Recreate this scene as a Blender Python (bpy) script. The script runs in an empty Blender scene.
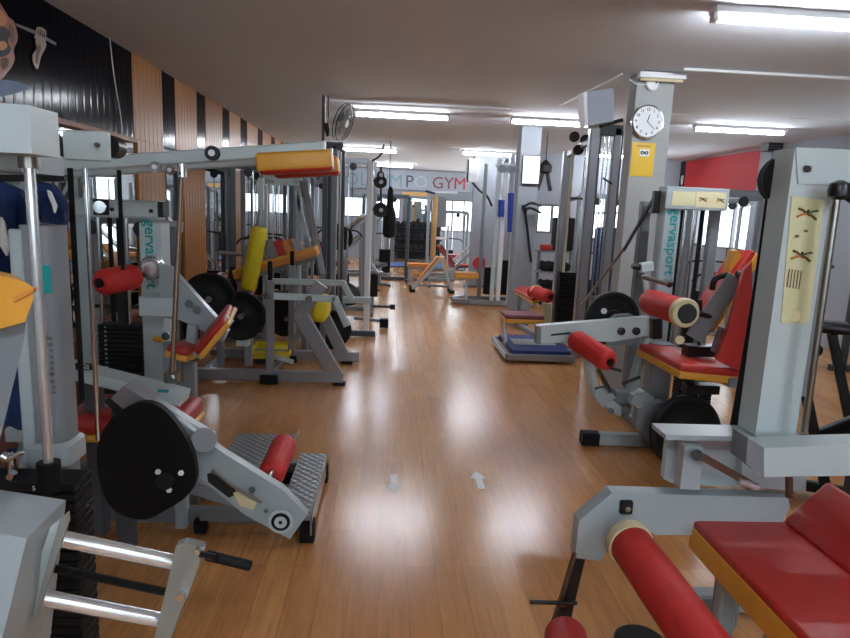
import bpy, bmesh, math, random
from mathutils import Vector, Matrix
random.seed(7)
SC = bpy.context.scene
COL = SC.collection
PI = math.pi

# ---------------------------------------------------------------- camera
FPX, EYE = 630.0, 1.65
ROLL, PITCH, YAW = math.radians(2.46), math.radians(9.9), math.radians(3.5)
FW = Vector((math.sin(YAW)*math.cos(PITCH), math.cos(YAW)*math.cos(PITCH), -math.sin(PITCH)))
r0 = Vector((math.cos(YAW), -math.sin(YAW), 0)); u0 = r0.cross(FW)
RT = r0*math.cos(ROLL) + u0*math.sin(ROLL)
UP = u0*math.cos(ROLL) - r0*math.sin(ROLL)
EYEP = Vector((0, 0, EYE))
cd = bpy.data.cameras.new('camera'); cam = bpy.data.objects.new('camera', cd); COL.objects.link(cam)
cd.sensor_width = 36; cd.lens = FPX/850*36; cd.clip_start = 0.05; cd.clip_end = 200
m = Matrix((RT, UP, -FW)).transposed().to_4x4(); m.translation = EYEP
cam.matrix_world = m
SC.camera = cam

# ---------------------------------------------------------------- light
w = bpy.data.worlds.new('daylight'); SC.world = w; w.use_nodes = True
bg = w.node_tree.nodes['Background']; bg.inputs[0].default_value = (0.80, 0.92, 1.0, 1); bg.inputs[1].default_value = 2.6
TUBE_STRENGTH = 42.0
SC.view_settings.view_transform = 'Standard'; SC.view_settings.look = 'None'
SC.view_settings.gamma = 1; SC.view_settings.use_curve_mapping = False
SC.view_settings.exposure = 1.38

def at(px, py, X=None, Y=None, Z=None):
    d = FW + RT*((px-425)/FPX) - UP*((py-319)/FPX)
    if X is not None: t = X/d.x
    elif Y is not None: t = Y/d.y
    else: t = (Z-EYE)/d.z
    return EYEP + d*t

# ---------------------------------------------------------------- materials
def srgb(c):
    return tuple(((x/12.92) if x <= 0.04045 else ((x+0.055)/1.055)**2.4) for x in [v/255 for v in c]) + (1,)
def mat(name, col, rough=0.5, metal=0.0, spec=0.5, noise=0.0, nscale=20, coat=0.0, bump=0.0, bscale=60):
    mt = bpy.data.materials.new(name); mt.use_nodes = True
    nt = mt.node_tree; b = nt.nodes['Principled BSDF']
    c = srgb(col); b.inputs['Base Color'].default_value = c
    b.inputs['Roughness'].default_value = rough; b.inputs['Metallic'].default_value = metal
    b.inputs['Specular IOR Level'].default_value = spec
    b.inputs['Coat Weight'].default_value = coat; b.inputs['Coat Roughness'].default_value = 0.12
    tc = nt.nodes.new('ShaderNodeTexCoord')
    if noise:
        n = nt.nodes.new('ShaderNodeTexNoise'); n.inputs['Scale'].default_value = nscale; n.inputs['Detail'].default_value = 5
        nt.links.new(tc.outputs['Object'], n.inputs['Vector'])
        mx = nt.nodes.new('ShaderNodeMix'); mx.data_type = 'RGBA'
        mx.inputs[6].default_value = tuple(v*(1-noise) for v in c[:3])+(1,)
        mx.inputs[7].default_value = tuple(min(1, v*(1+noise)) for v in c[:3])+(1,)
        nt.links.new(n.outputs[0], mx.inputs[0]); nt.links.new(mx.outputs[2], b.inputs['Base Color'])
    if bump:
        n = nt.nodes.new('ShaderNodeTexNoise'); n.inputs['Scale'].default_value = bscale; n.inputs['Detail'].default_value = 3
        nt.links.new(tc.outputs['Object'], n.inputs['Vector'])
        bp = nt.nodes.new('ShaderNodeBump'); bp.inputs['Strength'].default_value = bump; bp.inputs['Distance'].default_value = 0.01
        nt.links.new(n.outputs[0], bp.inputs['Height']); nt.links.new(bp.outputs[0], b.inputs['Normal'])
    return mt
def emis(name, col, s):
    mt = bpy.data.materials.new(name); mt.use_nodes = True
    b = mt.node_tree.nodes['Principled BSDF']; b.inputs['Base Color'].default_value = (.9, .9, .9, 1)
    b.inputs['Emission Color'].default_value = srgb(col); b.inputs['Emission Strength'].default_value = s
    return mt
def groove_mat(name, c1, c2, rough, axis, period, coat=0.0, streak=0.0, depth=0.5):
    """panel boards with vertical V grooves along one object axis"""
    mt = mat(name, c1, rough, coat=coat); nt = mt.node_tree; b = nt.nodes['Principled BSDF']
    tc = nt.nodes.new('ShaderNodeTexCoord'); sp = nt.nodes.new('ShaderNodeSeparateXYZ')
    nt.links.new(tc.outputs['Object'], sp.inputs[0])
    a = nt.nodes.new('ShaderNodeMath'); a.operation = 'DIVIDE'; a.inputs[1].default_value = period
    nt.links.new(sp.outputs[axis], a.inputs[0])
    f = nt.nodes.new('ShaderNodeMath'); f.operation = 'FRACT'; nt.links.new(a.outputs[0], f.inputs[0])
    r = nt.nodes.new('ShaderNodeValToRGB'); r.color_ramp.elements[0].position = 0.0; r.color_ramp.elements[0].color = (0, 0, 0, 1)
    r.color_ramp.elements[1].position = 0.16; r.color_ramp.elements[1].color = (1, 1, 1, 1)
    e = r.color_ramp.elements.new(0.9); e.color = (1, 1, 1, 1); e = r.color_ramp.elements.new(1.0); e.color = (0, 0, 0, 1)
    nt.links.new(f.outputs[0], r.inputs[0])
    n = nt.nodes.new('ShaderNodeTexNoise'); n.inputs['Scale'].default_value = 1.0; n.inputs['Detail'].default_value = 6
    mp = nt.nodes.new('ShaderNodeMapping'); mp.inputs['Scale'].default_value = (30, 30, 2.5)
    nt.links.new(tc.outputs['Object'], mp.inputs[0]); nt.links.new(mp.outputs[0], n.inputs['Vector'])
    mx = nt.nodes.new('ShaderNodeMix'); mx.data_type = 'RGBA'
    mx.inputs[6].default_value = srgb(c1); mx.inputs[7].default_value = srgb(c2)
    nt.links.new(n.outputs[0], mx.inputs[0])
    mx2 = nt.nodes.new('ShaderNodeMix'); mx2.data_type = 'RGBA'; mx2.inputs[6].default_value = tuple(v*0.45 for v in srgb(c1)[:3])+(1,)
    nt.links.new(mx.outputs[2], mx2.inputs[7]); nt.links.new(r.outputs[0], mx2.inputs[0])
    nt.links.new(mx2.outputs[2], b.inputs['Base Color'])
    bp = nt.nodes.new('ShaderNodeBump'); bp.inputs['Strength'].default_value = depth; bp.inputs['Distance'].default_value = 0.01
    nt.links.new(r.outputs[0], bp.inputs['Height']); nt.links.new(bp.outputs[0], b.inputs['Normal'])
    return mt
M = dict(
    grey=mat('grey_paint', (160, 172, 176), 0.32, spec=0.5, noise=0.05, nscale=6),
    pale=mat('pale_grey_paint', (184, 198, 200), 0.32, noise=0.04, nscale=5),
    mid=mat('mid_grey_paint', (120, 126, 132), 0.4, noise=0.06, nscale=6),
    dkgrey=mat('dark_grey_paint', (66, 70, 78), 0.42, noise=0.08),
    silver=mat('silver_paint', (150, 152, 158), 0.3, metal=0.5, noise=0.05),
    tan=mat('tan_vinyl', (196, 150, 92), 0.5, noise=0.06),
    white=mat('white_paint', (232, 234, 236), 0.4),
    chrome=mat('chrome', (215, 218, 220), 0.14, metal=1.0),
    steel=mat('brushed_steel', (150, 146, 140), 0.3, metal=1.0, noise=0.15, nscale=40),
    bright=mat('bright_plated_steel', (226, 229, 232), 0.22, metal=0.7, noise=0.04),
    alu=mat('dull_aluminium', (156, 162, 158), 0.35, metal=0.45, noise=0.06),
    brass=mat('worn_metal', (120, 100, 84), 0.38, metal=0.9, noise=0.2),
    black=mat('black_metal', (14, 14, 16), 0.5, noise=0.1),
    rubber=mat('black_rubber', (14, 14, 16), 0.75, spec=0.3, noise=0.15, nscale=80),
    plastic=mat('black_plastic', (22, 22, 26), 0.3),
    iron=mat('cast_iron', (9, 9, 11), 0.6, spec=0.3, noise=0.2, nscale=30),
    red=mat('red_vinyl', (174, 40, 32), 0.42, noise=0.08, nscale=4, bump=0.15, bscale=25),
    rfoam=mat('red_foam', (194, 42, 38), 0.62, noise=0.12, nscale=14, bump=0.3, bscale=40),
    yellow=mat('yellow_vinyl', (214, 154, 54), 0.45, noise=0.08, nscale=6, bump=0.15, bscale=25),
    lemon=mat('bright_yellow_foam', (222, 200, 28), 0.55, noise=0.06),
    orange=mat('orange_vinyl', (208, 132, 62), 0.5, noise=0.06),
    cream=mat('cream_plastic', (214, 204, 164), 0.55, noise=0.06),
    paper=mat('paper', (236, 238, 240), 0.6),
    sticker=mat('cream_sticker', (206, 204, 160), 0.4, noise=0.06, nscale=12),
    yposter=mat('yellow_poster', (232, 190, 40), 0.4, noise=0.12, nscale=3),
    brown=mat('brown_ink', (110, 76, 40), 0.6), green=mat('green_ink', (88, 108, 60), 0.6), ink=mat('black_ink', (24, 24, 26), 0.6),
    teal=mat('teal_ink', (20, 150, 150), 0.4), blue=mat('blue_vinyl', (34, 50, 118), 0.5, noise=0.08),
    bluegrip=mat('blue_rubber', (36, 60, 165), 0.5),
    navy=mat('navy_cloth', (14, 40, 84), 0.85, noise=0.2, nscale=10, bump=0.4, bscale=20),
    mat_blue=mat('blue_mat', (56, 84, 130), 0.8, noise=0.1),
    redink=mat('red_ink', (170, 40, 48), 0.5), maroon=mat('maroon_ink', (120, 58, 66), 0.5), tealgrey=mat('grey_teal_ink', (110, 140, 150), 0.5),
    palegrey=mat('pale_grey_ink', (165, 178, 186), 0.5), darkink=mat('slate_ink', (60, 66, 78), 0.5),
    ceiling=mat('ceiling_plaster', (214, 218, 224), 0.9, noise=0.03, nscale=1.2),
    wall=mat('wall_plaster', (150, 154, 162), 0.85, noise=0.03, nscale=2),
    colm=mat('column_plaster', (172, 175, 174), 0.8, noise=0.04, nscale=5, bump=0.15, bscale=40),
    colm2=mat('grey_column_plaster', (128, 132, 138), 0.85, noise=0.04, nscale=5),
    arrow=mat('white_floor_tape', (252, 252, 252), 0.6, spec=0.2),
    redwall=mat('red_panel', (176, 36, 40), 0.7, noise=0.06, nscale=4),
    frame=mat('window_frame', (120, 116, 122), 0.5), woodflat=mat('plain_wood', (150, 96, 62), 0.5, noise=0.15, nscale=6),
    skin=mat('painted_skin', (150, 78, 46), 0.4, noise=0.5, nscale=18), skin2=mat('painted_pale_skin', (150, 124, 104), 0.4, noise=0.5, nscale=20),
    reflblue=mat('painted_blue_reflection', (70, 104, 150), 0.5, noise=0.4, nscale=8),  # flat blue standing in for light reflected in the black boards
    net=mat('grille_wire', (60, 60, 64), 0.4, metal=0.6),
    socket=mat('grey_plastic', (150, 156, 166), 0.45),
)
M['tube'] = emis('lit_tube', (240, 246, 255), TUBE_STRENGTH)
mm = bpy.data.materials.new('mirror_glass'); mm.use_nodes = True; b = mm.node_tree.nodes['Principled BSDF']
b.inputs['Base Color'].default_value = (0.62, 0.66, 0.66, 1); b.inputs['Metallic'].default_value = 1; b.inputs['Roughness'].default_value = 0.02
M['mirror'] = mm
gm = bpy.data.materials.new('window_glass'); gm.use_nodes = True; nt = gm.node_tree
for n in list(nt.nodes): nt.nodes.remove(n)
o = nt.nodes.new('ShaderNodeOutputMaterial'); t = nt.nodes.new('ShaderNodeBsdfTransparent'); g = nt.nodes.new('ShaderNodeBsdfGlossy'); g.inputs['Roughness'].default_value = 0.02
x = nt.nodes.new('ShaderNodeMixShader'); x.inputs[0].default_value = 0.05
nt.links.new(t.outputs[0], x.inputs[1]); nt.links.new(g.outputs[0], x.inputs[2]); nt.links.new(x.outputs[0], o.inputs[0])
M['glass'] = gm
M['blackpanel'] = groove_mat('black_gloss_boards', (8, 9, 18), (11, 12, 24), 0.14, 1, 0.11, depth=0.10)
M['blackpanel'].node_tree.nodes['Principled BSDF'].inputs['IOR'].default_value = 1.14
M['woodpanel'] = groove_mat('wood_boards', (178, 118, 56), (150, 94, 40), 0.34, 1, 0.105, depth=0.5)
M['woodpanel'].node_tree.nodes['Principled BSDF'].inputs['IOR'].default_value = 1.25
M['wainscot'] = groove_mat('brown_boards', (112, 60, 44), (90, 46, 34), 0.5, 1, 0.6, depth=0.4)
# floor: laminate strips
fl = bpy.data.materials.new('laminate_floor'); fl.use_nodes = True; nt = fl.node_tree; b = nt.nodes['Principled BSDF']
tc = nt.nodes.new('ShaderNodeTexCoord'); mp = nt.nodes.new('ShaderNodeMapping'); mp.inputs['Rotation'].default_value = (0, 0, PI/2)
br = nt.nodes.new('ShaderNodeTexBrick'); br.inputs['Scale'].default_value = 1; br.inputs['Brick Width'].default_value = 0.9
br.inputs['Row Height'].default_value = 0.13; br.inputs['Mortar Size'].default_value = 0.0012; br.inputs['Mortar Smooth'].default_value = 0.3
br.offset = 0.37; br.inputs['Bias'].default_value = 0.0
br.inputs['Color1'].default_value = srgb((200, 144, 88)); br.inputs['Color2'].default_value = srgb((184, 126, 76)); br.inputs['Mortar'].default_value = srgb((130, 92, 64))
nt.links.new(tc.outputs['Object'], mp.inputs[0]); nt.links.new(mp.outputs[0], br.inputs['Vector'])
mp2 = nt.nodes.new('ShaderNodeMapping'); mp2.inputs['Scale'].default_value = (18, 1.6, 1)
n = nt.nodes.new('ShaderNodeTexNoise'); n.inputs['Scale'].default_value = 2.2; n.inputs['Detail'].default_value = 7; n.inputs['Distortion'].default_value = 0.8
nt.links.new(tc.outputs['Object'], mp2.inputs[0]); nt.links.new(mp2.outputs[0], n.inputs['Vector'])
mr = nt.nodes.new('ShaderNodeMapRange'); mr.inputs[1].default_value = .3; mr.inputs[2].default_value = .7; mr.inputs[3].default_value = 0.80; mr.inputs[4].default_value = 1.12
nt.links.new(n.outputs[0], mr.inputs[0])
mx = nt.nodes.new('ShaderNodeMix'); mx.data_type = 'RGBA'; mx.blend_type = 'MULTIPLY'; mx.inputs[0].default_value = 1
nt.links.new(br.outputs['Color'], mx.inputs[6]); nt.links.new(mr.outputs[0], mx.inputs[7]); nt.links.new(mx.outputs[2], b.inputs['Base Color'])
b.inputs['Roughness'].default_value = 0.22; b.inputs['Specular IOR Level'].default_value = 0.55
n2 = nt.nodes.new('ShaderNodeTexNoise'); n2.inputs['Scale'].default_value = 9
nt.links.new(tc.outputs['Object'], n2.inputs['Vector'])
mr2 = nt.nodes.new('ShaderNodeMapRange'); mr2.inputs[3].default_value = 0.18; mr2.inputs[4].default_value = 0.32
nt.links.new(n2.outputs[0], mr2.inputs[0]); 
M['floor'] = fl
# diamond plate
dp = mat('diamond_plate', (150, 156, 158), 0.35, metal=0.5); nt = dp.node_tree; b = nt.nodes['Principled BSDF']
tc = nt.nodes.new('ShaderNodeTexCoord'); mp = nt.nodes.new('ShaderNodeMapping'); mp.inputs['Rotation'].default_value = (0, 0, 0.785)
ck = nt.nodes.new('ShaderNodeTexVoronoi'); ck.inputs['Scale'].default_value = 26; ck.inputs['Randomness'].default_value = 0.1
nt.links.new(tc.outputs['Object'], mp.inputs[0]); nt.links.new(mp.outputs[0], ck.inputs['Vector'])
bp = nt.nodes.new('ShaderNodeBump'); bp.inputs['Strength'].default_value = .7; bp.inputs['Distance'].default_value = 0.01
nt.links.new(ck.outputs['Distance'], bp.inputs['Height']); nt.links.new(bp.outputs[0], b.inputs['Normal'])
cr = nt.nodes.new('ShaderNodeValToRGB'); cr.color_ramp.elements[0].color = srgb((186, 190, 192)); cr.color_ramp.elements[1].color = srgb((130, 135, 140)); cr.color_ramp.elements[1].position = .5
nt.links.new(ck.outputs['Distance'], cr.inputs[0]); nt.links.new(cr.outputs[0], b.inputs['Base Color'])
M['diamond'] = dp

# ---------------------------------------------------------------- shapes
V = Vector
def frame_of(d, up=None):
    d = d.normalized(); up = V(up) if up is not None else V((0, 0, 1))
    if abs(d.dot(up.normalized())) > 0.98: up = V((0, 1, 0)) if abs(d.y) < 0.9 else V((1, 0, 0))
    s = d.cross(up).normalized(); u = s.cross(d).normalized()
    return d, s, u
class MB:
    def __init__(s): s.v = []; s.f = []
    def add(s, vs, fs):
        n = len(s.v); s.v += [V(p) for p in vs]; s.f += [tuple(i+n for i in f) for f in fs]; return s
    def ring(s, rings, close=True):
        """skin a list of vertex loops, caps closed"""
        k = len(rings[0]); vs = [p for r in rings for p in r]; fs = []
        for i in range(len(rings)-1):
            for j in range(k):
                a, b = i*k+j, i*k+(j+1) % k
                fs.append((a, b, b+k, a+k))
        if close: fs.append(tuple(range(k-1, -1, -1))); fs.append(tuple(range(len(vs)-k, len(vs))))
        return s.add(vs, fs)
    def bar(s, p, q, w, h=None, up=None, ch=None):
        """rectangular tube with chamfered edges; w across, h along up"""
        p, q = V(p), V(q); h = h or w; d, sd, u = frame_of(q-p, up); ch = min(w, h)*0.12 if ch is None else ch
        a, b = w/2, h/2; o = [(a, b-ch), (a-ch, b), (-a+ch, b), (-a, b-ch), (-a, -b+ch), (-a+ch, -b), (a-ch, -b), (a, -b+ch)]
        return s.ring([[c + sd*x + u*y for x, y in o] for c in (p, q)])
    def box(s, c, size, rz=0, ch=0.003):
        c = V(c); x, y, z = size; r = Matrix.Rotation(rz, 3, 'Z')
        ch = min(ch, x*.3, y*.3, z*.3); o = []
        a, b = x/2, y/2
        def loop(i, zz): 
            A, B = a-i, b-i; k = ch
            return [c + r @ V(t) for t in [(A, B-k, zz), (A-k, B, zz), (-A+k, B, zz), (-A, B-k, zz), (-A, -B+k, zz), (-A+k, -B, zz), (A-k, -B, zz), (A, -B+k, zz)]]
        return s.ring([loop(ch, -z/2), loop(0, -z/2+ch), loop(0, z/2-ch), loop(ch, z/2)])
    def cyl(s, p, q, r, r2=None, n=20, ch=0.0):
        p, q = V(p), V(q); r2 = r if r2 is None else r2; d, sd, u = frame_of(q-p)
        L = (q-p).length; rs = [(0, r), (L, r2)] if not ch else [(0, r-ch), (ch, r), (L-ch, r2), (L, r2-ch)]
        return s.ring([[p + d*t + (sd*math.cos(a)+u*math.sin(a))*rr for a in [2*PI*i/n for i in range(n)]] for t, rr in rs])
    def lathe(s, p, axis, prof, n=28):
        """prof: list of (t along axis, radius)"""
        p = V(p); d, sd, u = frame_of(V(axis))
        return s.ring([[p + d*t + (sd*math.cos(a)+u*math.sin(a))*max(rr, 1e-4) for a in [2*PI*i/n for i in range(n)]] for t, rr in prof])
    def tube(s, pts, r, n=10, smooth=0):
        pts = [V(p) for p in pts]
        if smooth:
            out = []
            for i in range(len(pts)-1):
                p0, p1, p2, p3 = pts[max(i-1, 0)], pts[i], pts[i+1], pts[min(i+2, len(pts)-1)]
                for k in range(smooth):
                    t = k/smooth
                    out.append(0.5*((2*p1)+(p2-p0)*t+(2*p0-5*p1+4*p2-p3)*t*t+(3*p1-p0-3*p2+p3)*t**3))
            pts = out+[pts[-1]]
        rings = []; ref = None
        for i, c in enumerate(pts):
            d = (pts[min(i+1, len(pts)-1)]-pts[max(i-1, 0)]).normalized()
            if ref is None: _, sd, u = frame_of(d)
            else:
                sd = (ref - d*ref.dot(d)).normalized(); u = sd.cross(d).normalized()
            ref = sd
            rings.append([c+(sd*math.cos(a)+u*math.sin(a))*r for a in [2*PI*k/n for k in range(n)]])
        return s.ring(rings)
    def prism(s, pts, off):
        """polygon (3D points) extruded by vector off"""
        pts = [V(p) for p in pts]; off = V(off)
        return s.ring([pts, [p+off for p in pts]])
    def pad(s, c, size, axes=None, r=0.02, dome=0.0):
        """rounded cushion; axes = (x, y, z) unit vectors"""
        c = V(c); X, Y, Z = [V(a) for a in (axes or ((1, 0, 0), (0, 1, 0), (0, 0, 1)))]
        bm = bmesh.new(); bmesh.ops.create_cube(bm, size=1)
        for v in bm.verts: v.co = V((v.co.x*size[0], v.co.y*size[1], v.co.z*size[2]))
        bmesh.ops.bevel(bm, geom=bm.edges[:]+bm.verts[:], offset=min(r, min(size)*.49), segments=4, profile=.5, affect='EDGES')
        bm.verts.index_update()
        vs = [c + X*v.co.x+Y*v.co.y+Z*v.co.z for v in bm.verts]; fs = [tuple(v.index for v in f.verts) for f in bm.faces]; bm.free()
        return s.add(vs, fs)
    def build(s, name, material, parent=None, ang=35):
        root = parent
        while root is not None and root.parent is not None: root = root.parent
        off = root.location.copy() if root is not None else V((0, 0, 0))
        me = bpy.data.meshes.new(name); me.from_pydata([p-off for p in s.v], [], s.f)
        bm = bmesh.new(); bm.from_mesh(me); bmesh.ops.recalc_face_normals(bm, faces=bm.faces[:]); bm.to_mesh(me); bm.free()
        me.materials.append(M[material] if isinstance(material, str) else material)
        me.polygons.foreach_set('use_smooth', [True]*len(me.polygons)); me.set_sharp_from_angle(angle=math.radians(ang)); me.update()
        o = bpy.data.objects.new(name, me); COL.objects.link(o)
        if parent is not None: o.parent = parent
        return o
def tag(o, label=None, cat=None, group=None, kind=None):
    for k, v in (('label', label), ('category', cat), ('group', group), ('kind', kind)):
        if v: o[k] = v
    return o
def thing(name, label, cat, loc, group=None):
    o = bpy.data.objects.new(name, None); COL.objects.link(o); o.location = V(loc); o.empty_display_size = .1
    return tag(o, label, cat, group)
def struct(name, mb, material): return tag(mb.build(name, material), kind='structure')
def bar(root, name, mt, p, q, w, h=None, up=None): return MB().bar(p, q, w, h, up).build(name, mt, root)
def cyl(root, name, mt, p, q, r, r2=None, n=18, ch=0.0): return MB().cyl(p, q, r, r2, n, ch).build(name, mt, root)
def box(root, name, mt, c, size, rz=0, ch=.004): return MB().box(c, size, rz, ch).build(name, mt, root)
def prism(root, name, mt, pts, off): return MB().prism(pts, off).build(name, mt, root)
def tube(root, name, mt, pts, r, smooth=0, n=10): return MB().tube(pts, r, n, smooth).build(name, mt, root)
TXT = {}
def text(root, name, body, mt, origin, right, up, size, ext=0.0015, align='CENTER', bold=0.0, sx=1.0):
    """raised lettering turned into a mesh"""
    key = (body, round(size, 5), ext, align, bold, mt)
    if key not in TXT:
        c = bpy.data.curves.new(name, 'FONT'); c.body = body; c.size = size; c.extrude = ext; c.offset = bold
        c.align_x = align; c.align_y = 'CENTER'; c.resolution_u = 2
        t = bpy.data.objects.new(name, c); me = bpy.data.meshes.new_from_object(t)
        bpy.data.objects.remove(t); bpy.data.curves.remove(c)
        me.materials.clear(); me.materials.append(M[mt]); TXT[key] = me
    o = bpy.data.objects.new(name, TXT[key]); COL.objects.link(o)
    R = V(right).normalized(); U = V(up); U = (U-R*U.dot(R)).normalized(); N = R.cross(U)
    mw = Matrix((R*sx, U, N)).transposed().to_4x4()
    rt = root
    while rt is not None and rt.parent is not None: rt = rt.parent
    mw.translation = V(origin) - (rt.location if rt is not None else V((0, 0, 0)))
    if root is not None: o.parent = root
    o.matrix_local = mw
    return o
def roll(root, p, q, r, mt='rfoam', ring=None, name='foam_roller', hub='plastic'):
    p, q = V(p), V(q); L = (q-p).length; e = min(r*.45, L*.2)
    o = MB().lathe(p, q-p, [(0, r*.35), (0, r*.62), (e*.3, r*.86), (e, r)]+[(L*t, r*(1+.015*math.sin(t*19))) for t in (.2, .35, .5, .65, .8)]+[(L-e, r), (L-e*.3, r*.86), (L, r*.62), (L, r*.35)]).build(name, mt, root, 50)
    d = (q-p).normalized()
    MB().cyl(p-d*.012, p+d*.02, r*.36, n=16).build('hub_cap', hub, o)
    MB().cyl(q-d*.02, q+d*.012, r*.36, n=16).build('hub_cap', hub, o)
    if ring:
        c = q if ring > 0 else p; dd = d if ring > 0 else -d
        MB().lathe(c-dd*.03, dd, [(0, r*.9), (0, r*1.08), (.035, r*1.08), (.045, r*1.0), (.045, r*.68), (.01, r*.66)]).build('end_ring', 'cream', o)
    return o
def cushion(root, name, c, size, axes=None, top='red', side='yellow', frac=.55, r=.018):
    """padded board: coloured side band with a different cover on its +z face"""
    c = V(c); X, Y, Z = [V(a).normalized() for a in (axes or ((1, 0, 0), (0, 1, 0), (0, 0, 1)))]
    h = size[2]
    o = MB().pad(c - Z*h*(1-frac)/2, (size[0], size[1], h*frac), (X, Y, Z), r*.6).build(name, side, root, 60)
    MB().pad(c + Z*h*frac/2 - Z*.004, (size[0]-.004, size[1]-.004, h*(1-frac)+.012), (X, Y, Z), r).build('top_cover', top, o, 60)
    return o
def pad_quad(root, name, a, b, c_, d, th, side='yellow', top='red', frac=.5):
    """cushion on four corner points a-b-c-d, thickness downwards from the face"""
    a, b, c_, d = map(V, (a, b, c_, d)); n = (b-a).cross(d-a).normalized()
    ce = (a+b+c_+d)/4; X = ((b-a)+(c_-d)).normalized(); Y = n.cross(X).normalized()
    return cushion(root, name, ce - n*th/2, (((b-a).length+(c_-d).length)/2, ((d-a).length+(c_-b).length)/2, th), (X, Y, n), top, side, frac)
def disc_prof(r, th, hub=.04):
    return [(0, r*.28), (0, hub), (0, r*.3), (.006, r*.34), (.006, r*.8), (0, r*.84), (0, r*.97), (.006, r), (th-.006, r), (th, r*.97), (th, r*.84), (th-.006, r*.8), (th-.006, r*.34), (th, r*.3), (th, hub)]
def disc(root, name, mt, c, axis, r, th=.04):
    ax = V(axis).normalized(); return MB().lathe(V(c)-ax*th/2, ax, disc_prof(r, th)[1:], 36).build(name, mt, root, 40)
def weight_disc(label, c, axis, r, th, group, mt='iron'):
    ax = V(axis).normalized(); t = thing('weight_disc', label, 'weight disc', V(c), group)
    disc(t, 'plate_body', mt, c, axis, r, th); MB().cyl(V(c)-ax*(th/2+.006), V(c)+ax*(th/2+.006), .028, n=16).build('hub', 'steel', t)
    return t
def bolt(root, c, axis, r=.014, mt='black', L=.012):
    ax = V(axis).normalized(); return MB().cyl(V(c), V(c)+ax*L, r, n=6).build('bolt', mt, root)
def stack(root, cx, cy, z0, n, w=.22, d=.12, pitch=.025, labels=True, lab_mt='paper', step=5, rods=None, lx=-.04, ztop=None, fs=.012, first=5):
    for k in range(n):
        z = z0 - k*pitch
        p = MB().box((cx, cy, z-pitch*.44), (w, d, pitch*.86), ch=.0025).build('weight_plate', 'iron', root)
        if labels: text(p, 'number', str(first+step*k)+(' kg' if k == 0 and fs > .015 else ''), lab_mt, (cx+lx, cy-d/2-.0012, z-pitch*.45), (1, 0, 0), (0, 0, 1), fs, .0006)
    if rods:
        for s in (-1, 1): cyl(root, 'guide_rod', 'chrome', (cx+s*w*.33, cy, rods[0]), (cx+s*w*.33, cy, rods[1]), .011, n=12)
def feet(root, pts, s=(.09, .07, .035), mt='rubber'):
    for p in pts: MB().box(V(p)+V((0, 0, s[2]/2)), s, ch=.006).build('foot_cap', mt, root)
def smooth2d(P, k=4):
    n = len(P); o = []
    for i in range(n):
        p0, p1, p2, p3 = P[i-1], P[i], P[(i+1) % n], P[(i+2) % n]
        for j in range(k):
            t = j/k; o.append(tuple(0.5*((2*p1[a])+(p2[a]-p0[a])*t+(2*p0[a]-5*p1[a]+4*p2[a]-p3[a])*t*t+(3*p1[a]-p0[a]-3*p2[a]+p3[a])*t**3) for a in (0, 1)))
    return o
# ================================================================ the room
XL, XR, YB, YBR, YF, H = -2.27, 6.05, 20.6, 13.2, -3.6, 2.87
struct('floor', MB().box(((XL+XR)/2, (YF+YB)/2, -.05), (XR-XL+.4, YB-YF+.4, .1), ch=0), 'floor')
struct('ceiling', MB().box(((XL+XR)/2, (YF+YB)/2, H+.05), (XR-XL+.4, YB-YF+.4, .1), ch=0), 'ceiling')
struct('wall_left', MB().box((XL-.08, (YF+YB)/2, H/2), (.1, YB-YF, H), ch=0), 'wall')
def wall_with_holes(name, axis, pos, lo, hi, holes, th=.15, mt='wall'):
    """axis 'x': wall in plane x=pos running along y; holes = (a0, a1, z0, z1)"""
    m = MB(); cuts = sorted(holes); a = lo
    def put(a0, a1, z0, z1):
        if a1-a0 < 1e-4 or z1-z0 < 1e-4: return
        c = ((a0+a1)/2, (z0+z1)/2)
        m.box((pos, c[0], c[1]) if axis == 'x' else (c[0], pos, c[1]), (th, a1-a0, z1-z0) if axis == 'x' else (a1-a0, th, z1-z0), ch=0)
    for a0, a1, z0, z1 in cuts:
        put(a, a0, 0, H); put(a0, a1, 0, z0); put(a0, a1, z1, H); a = a1
    put(a, hi, 0, H)
    return struct(name, m, mt)
nwin = [0]
def window(axis, pos, a0, a1, z0, z1, nx=2, nz=1, fw=.05):
    nwin[0] += 1
    m = MB()
    def seg(p0, p1, q0, q1):
        c = ((p0+p1)/2, (q0+q1)/2)
        m.box((pos, c[0], c[1]) if axis == 'x' else (c[0], pos, c[1]), (.07, p1-p0, q1-q0) if axis == 'x' else (p1-p0, .07, q1-q0), ch=.004)
    seg(a0, a1, z0, z0+fw); seg(a0, a1, z1-fw, z1); seg(a0, a0+fw, z0+fw, z1-fw); seg(a1-fw, a1, z0+fw, z1-fw)
    for i in range(1, nx): x = a0+(a1-a0)*i/nx; seg(x-fw/2, x+fw/2, z0+fw, z1-fw)
    for i in range(1, nz): z = z0+(z1-z0)*i/nz; seg(a0+fw, a1-fw, z-fw/2, z+fw/2)
    o = struct('window_%d' % nwin[0], m, 'frame')
    g = MB(); c = ((a0+a1)/2, (z0+z1)/2)
    g.box((pos, c[0], c[1]) if axis == 'x' else (c[0], pos, c[1]), (.008, a1-a0-.06, z1-z0-.06) if axis == 'x' else (a1-a0-.06, .008, z1-z0-.06), ch=0)
    g.build('window_glass', 'glass', o)
XI = 1.68   # left end of the nearer back wall
hb = [(-1.5, .32, 1.3, 1.95), (1.62, 2.75, .95, 1.98)]
wall_with_holes('wall_back', 'y', YB+.08, XL-.1, 4.0, hb)
for h in hb: window('y', YB+.04, *h, nx=3)
hr = [(3.05, 3.72, 1.25, 1.86), (4.2, 4.85, 1.15, 2.1), (5.3, 5.95, 1.2, 2.1)]
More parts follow.
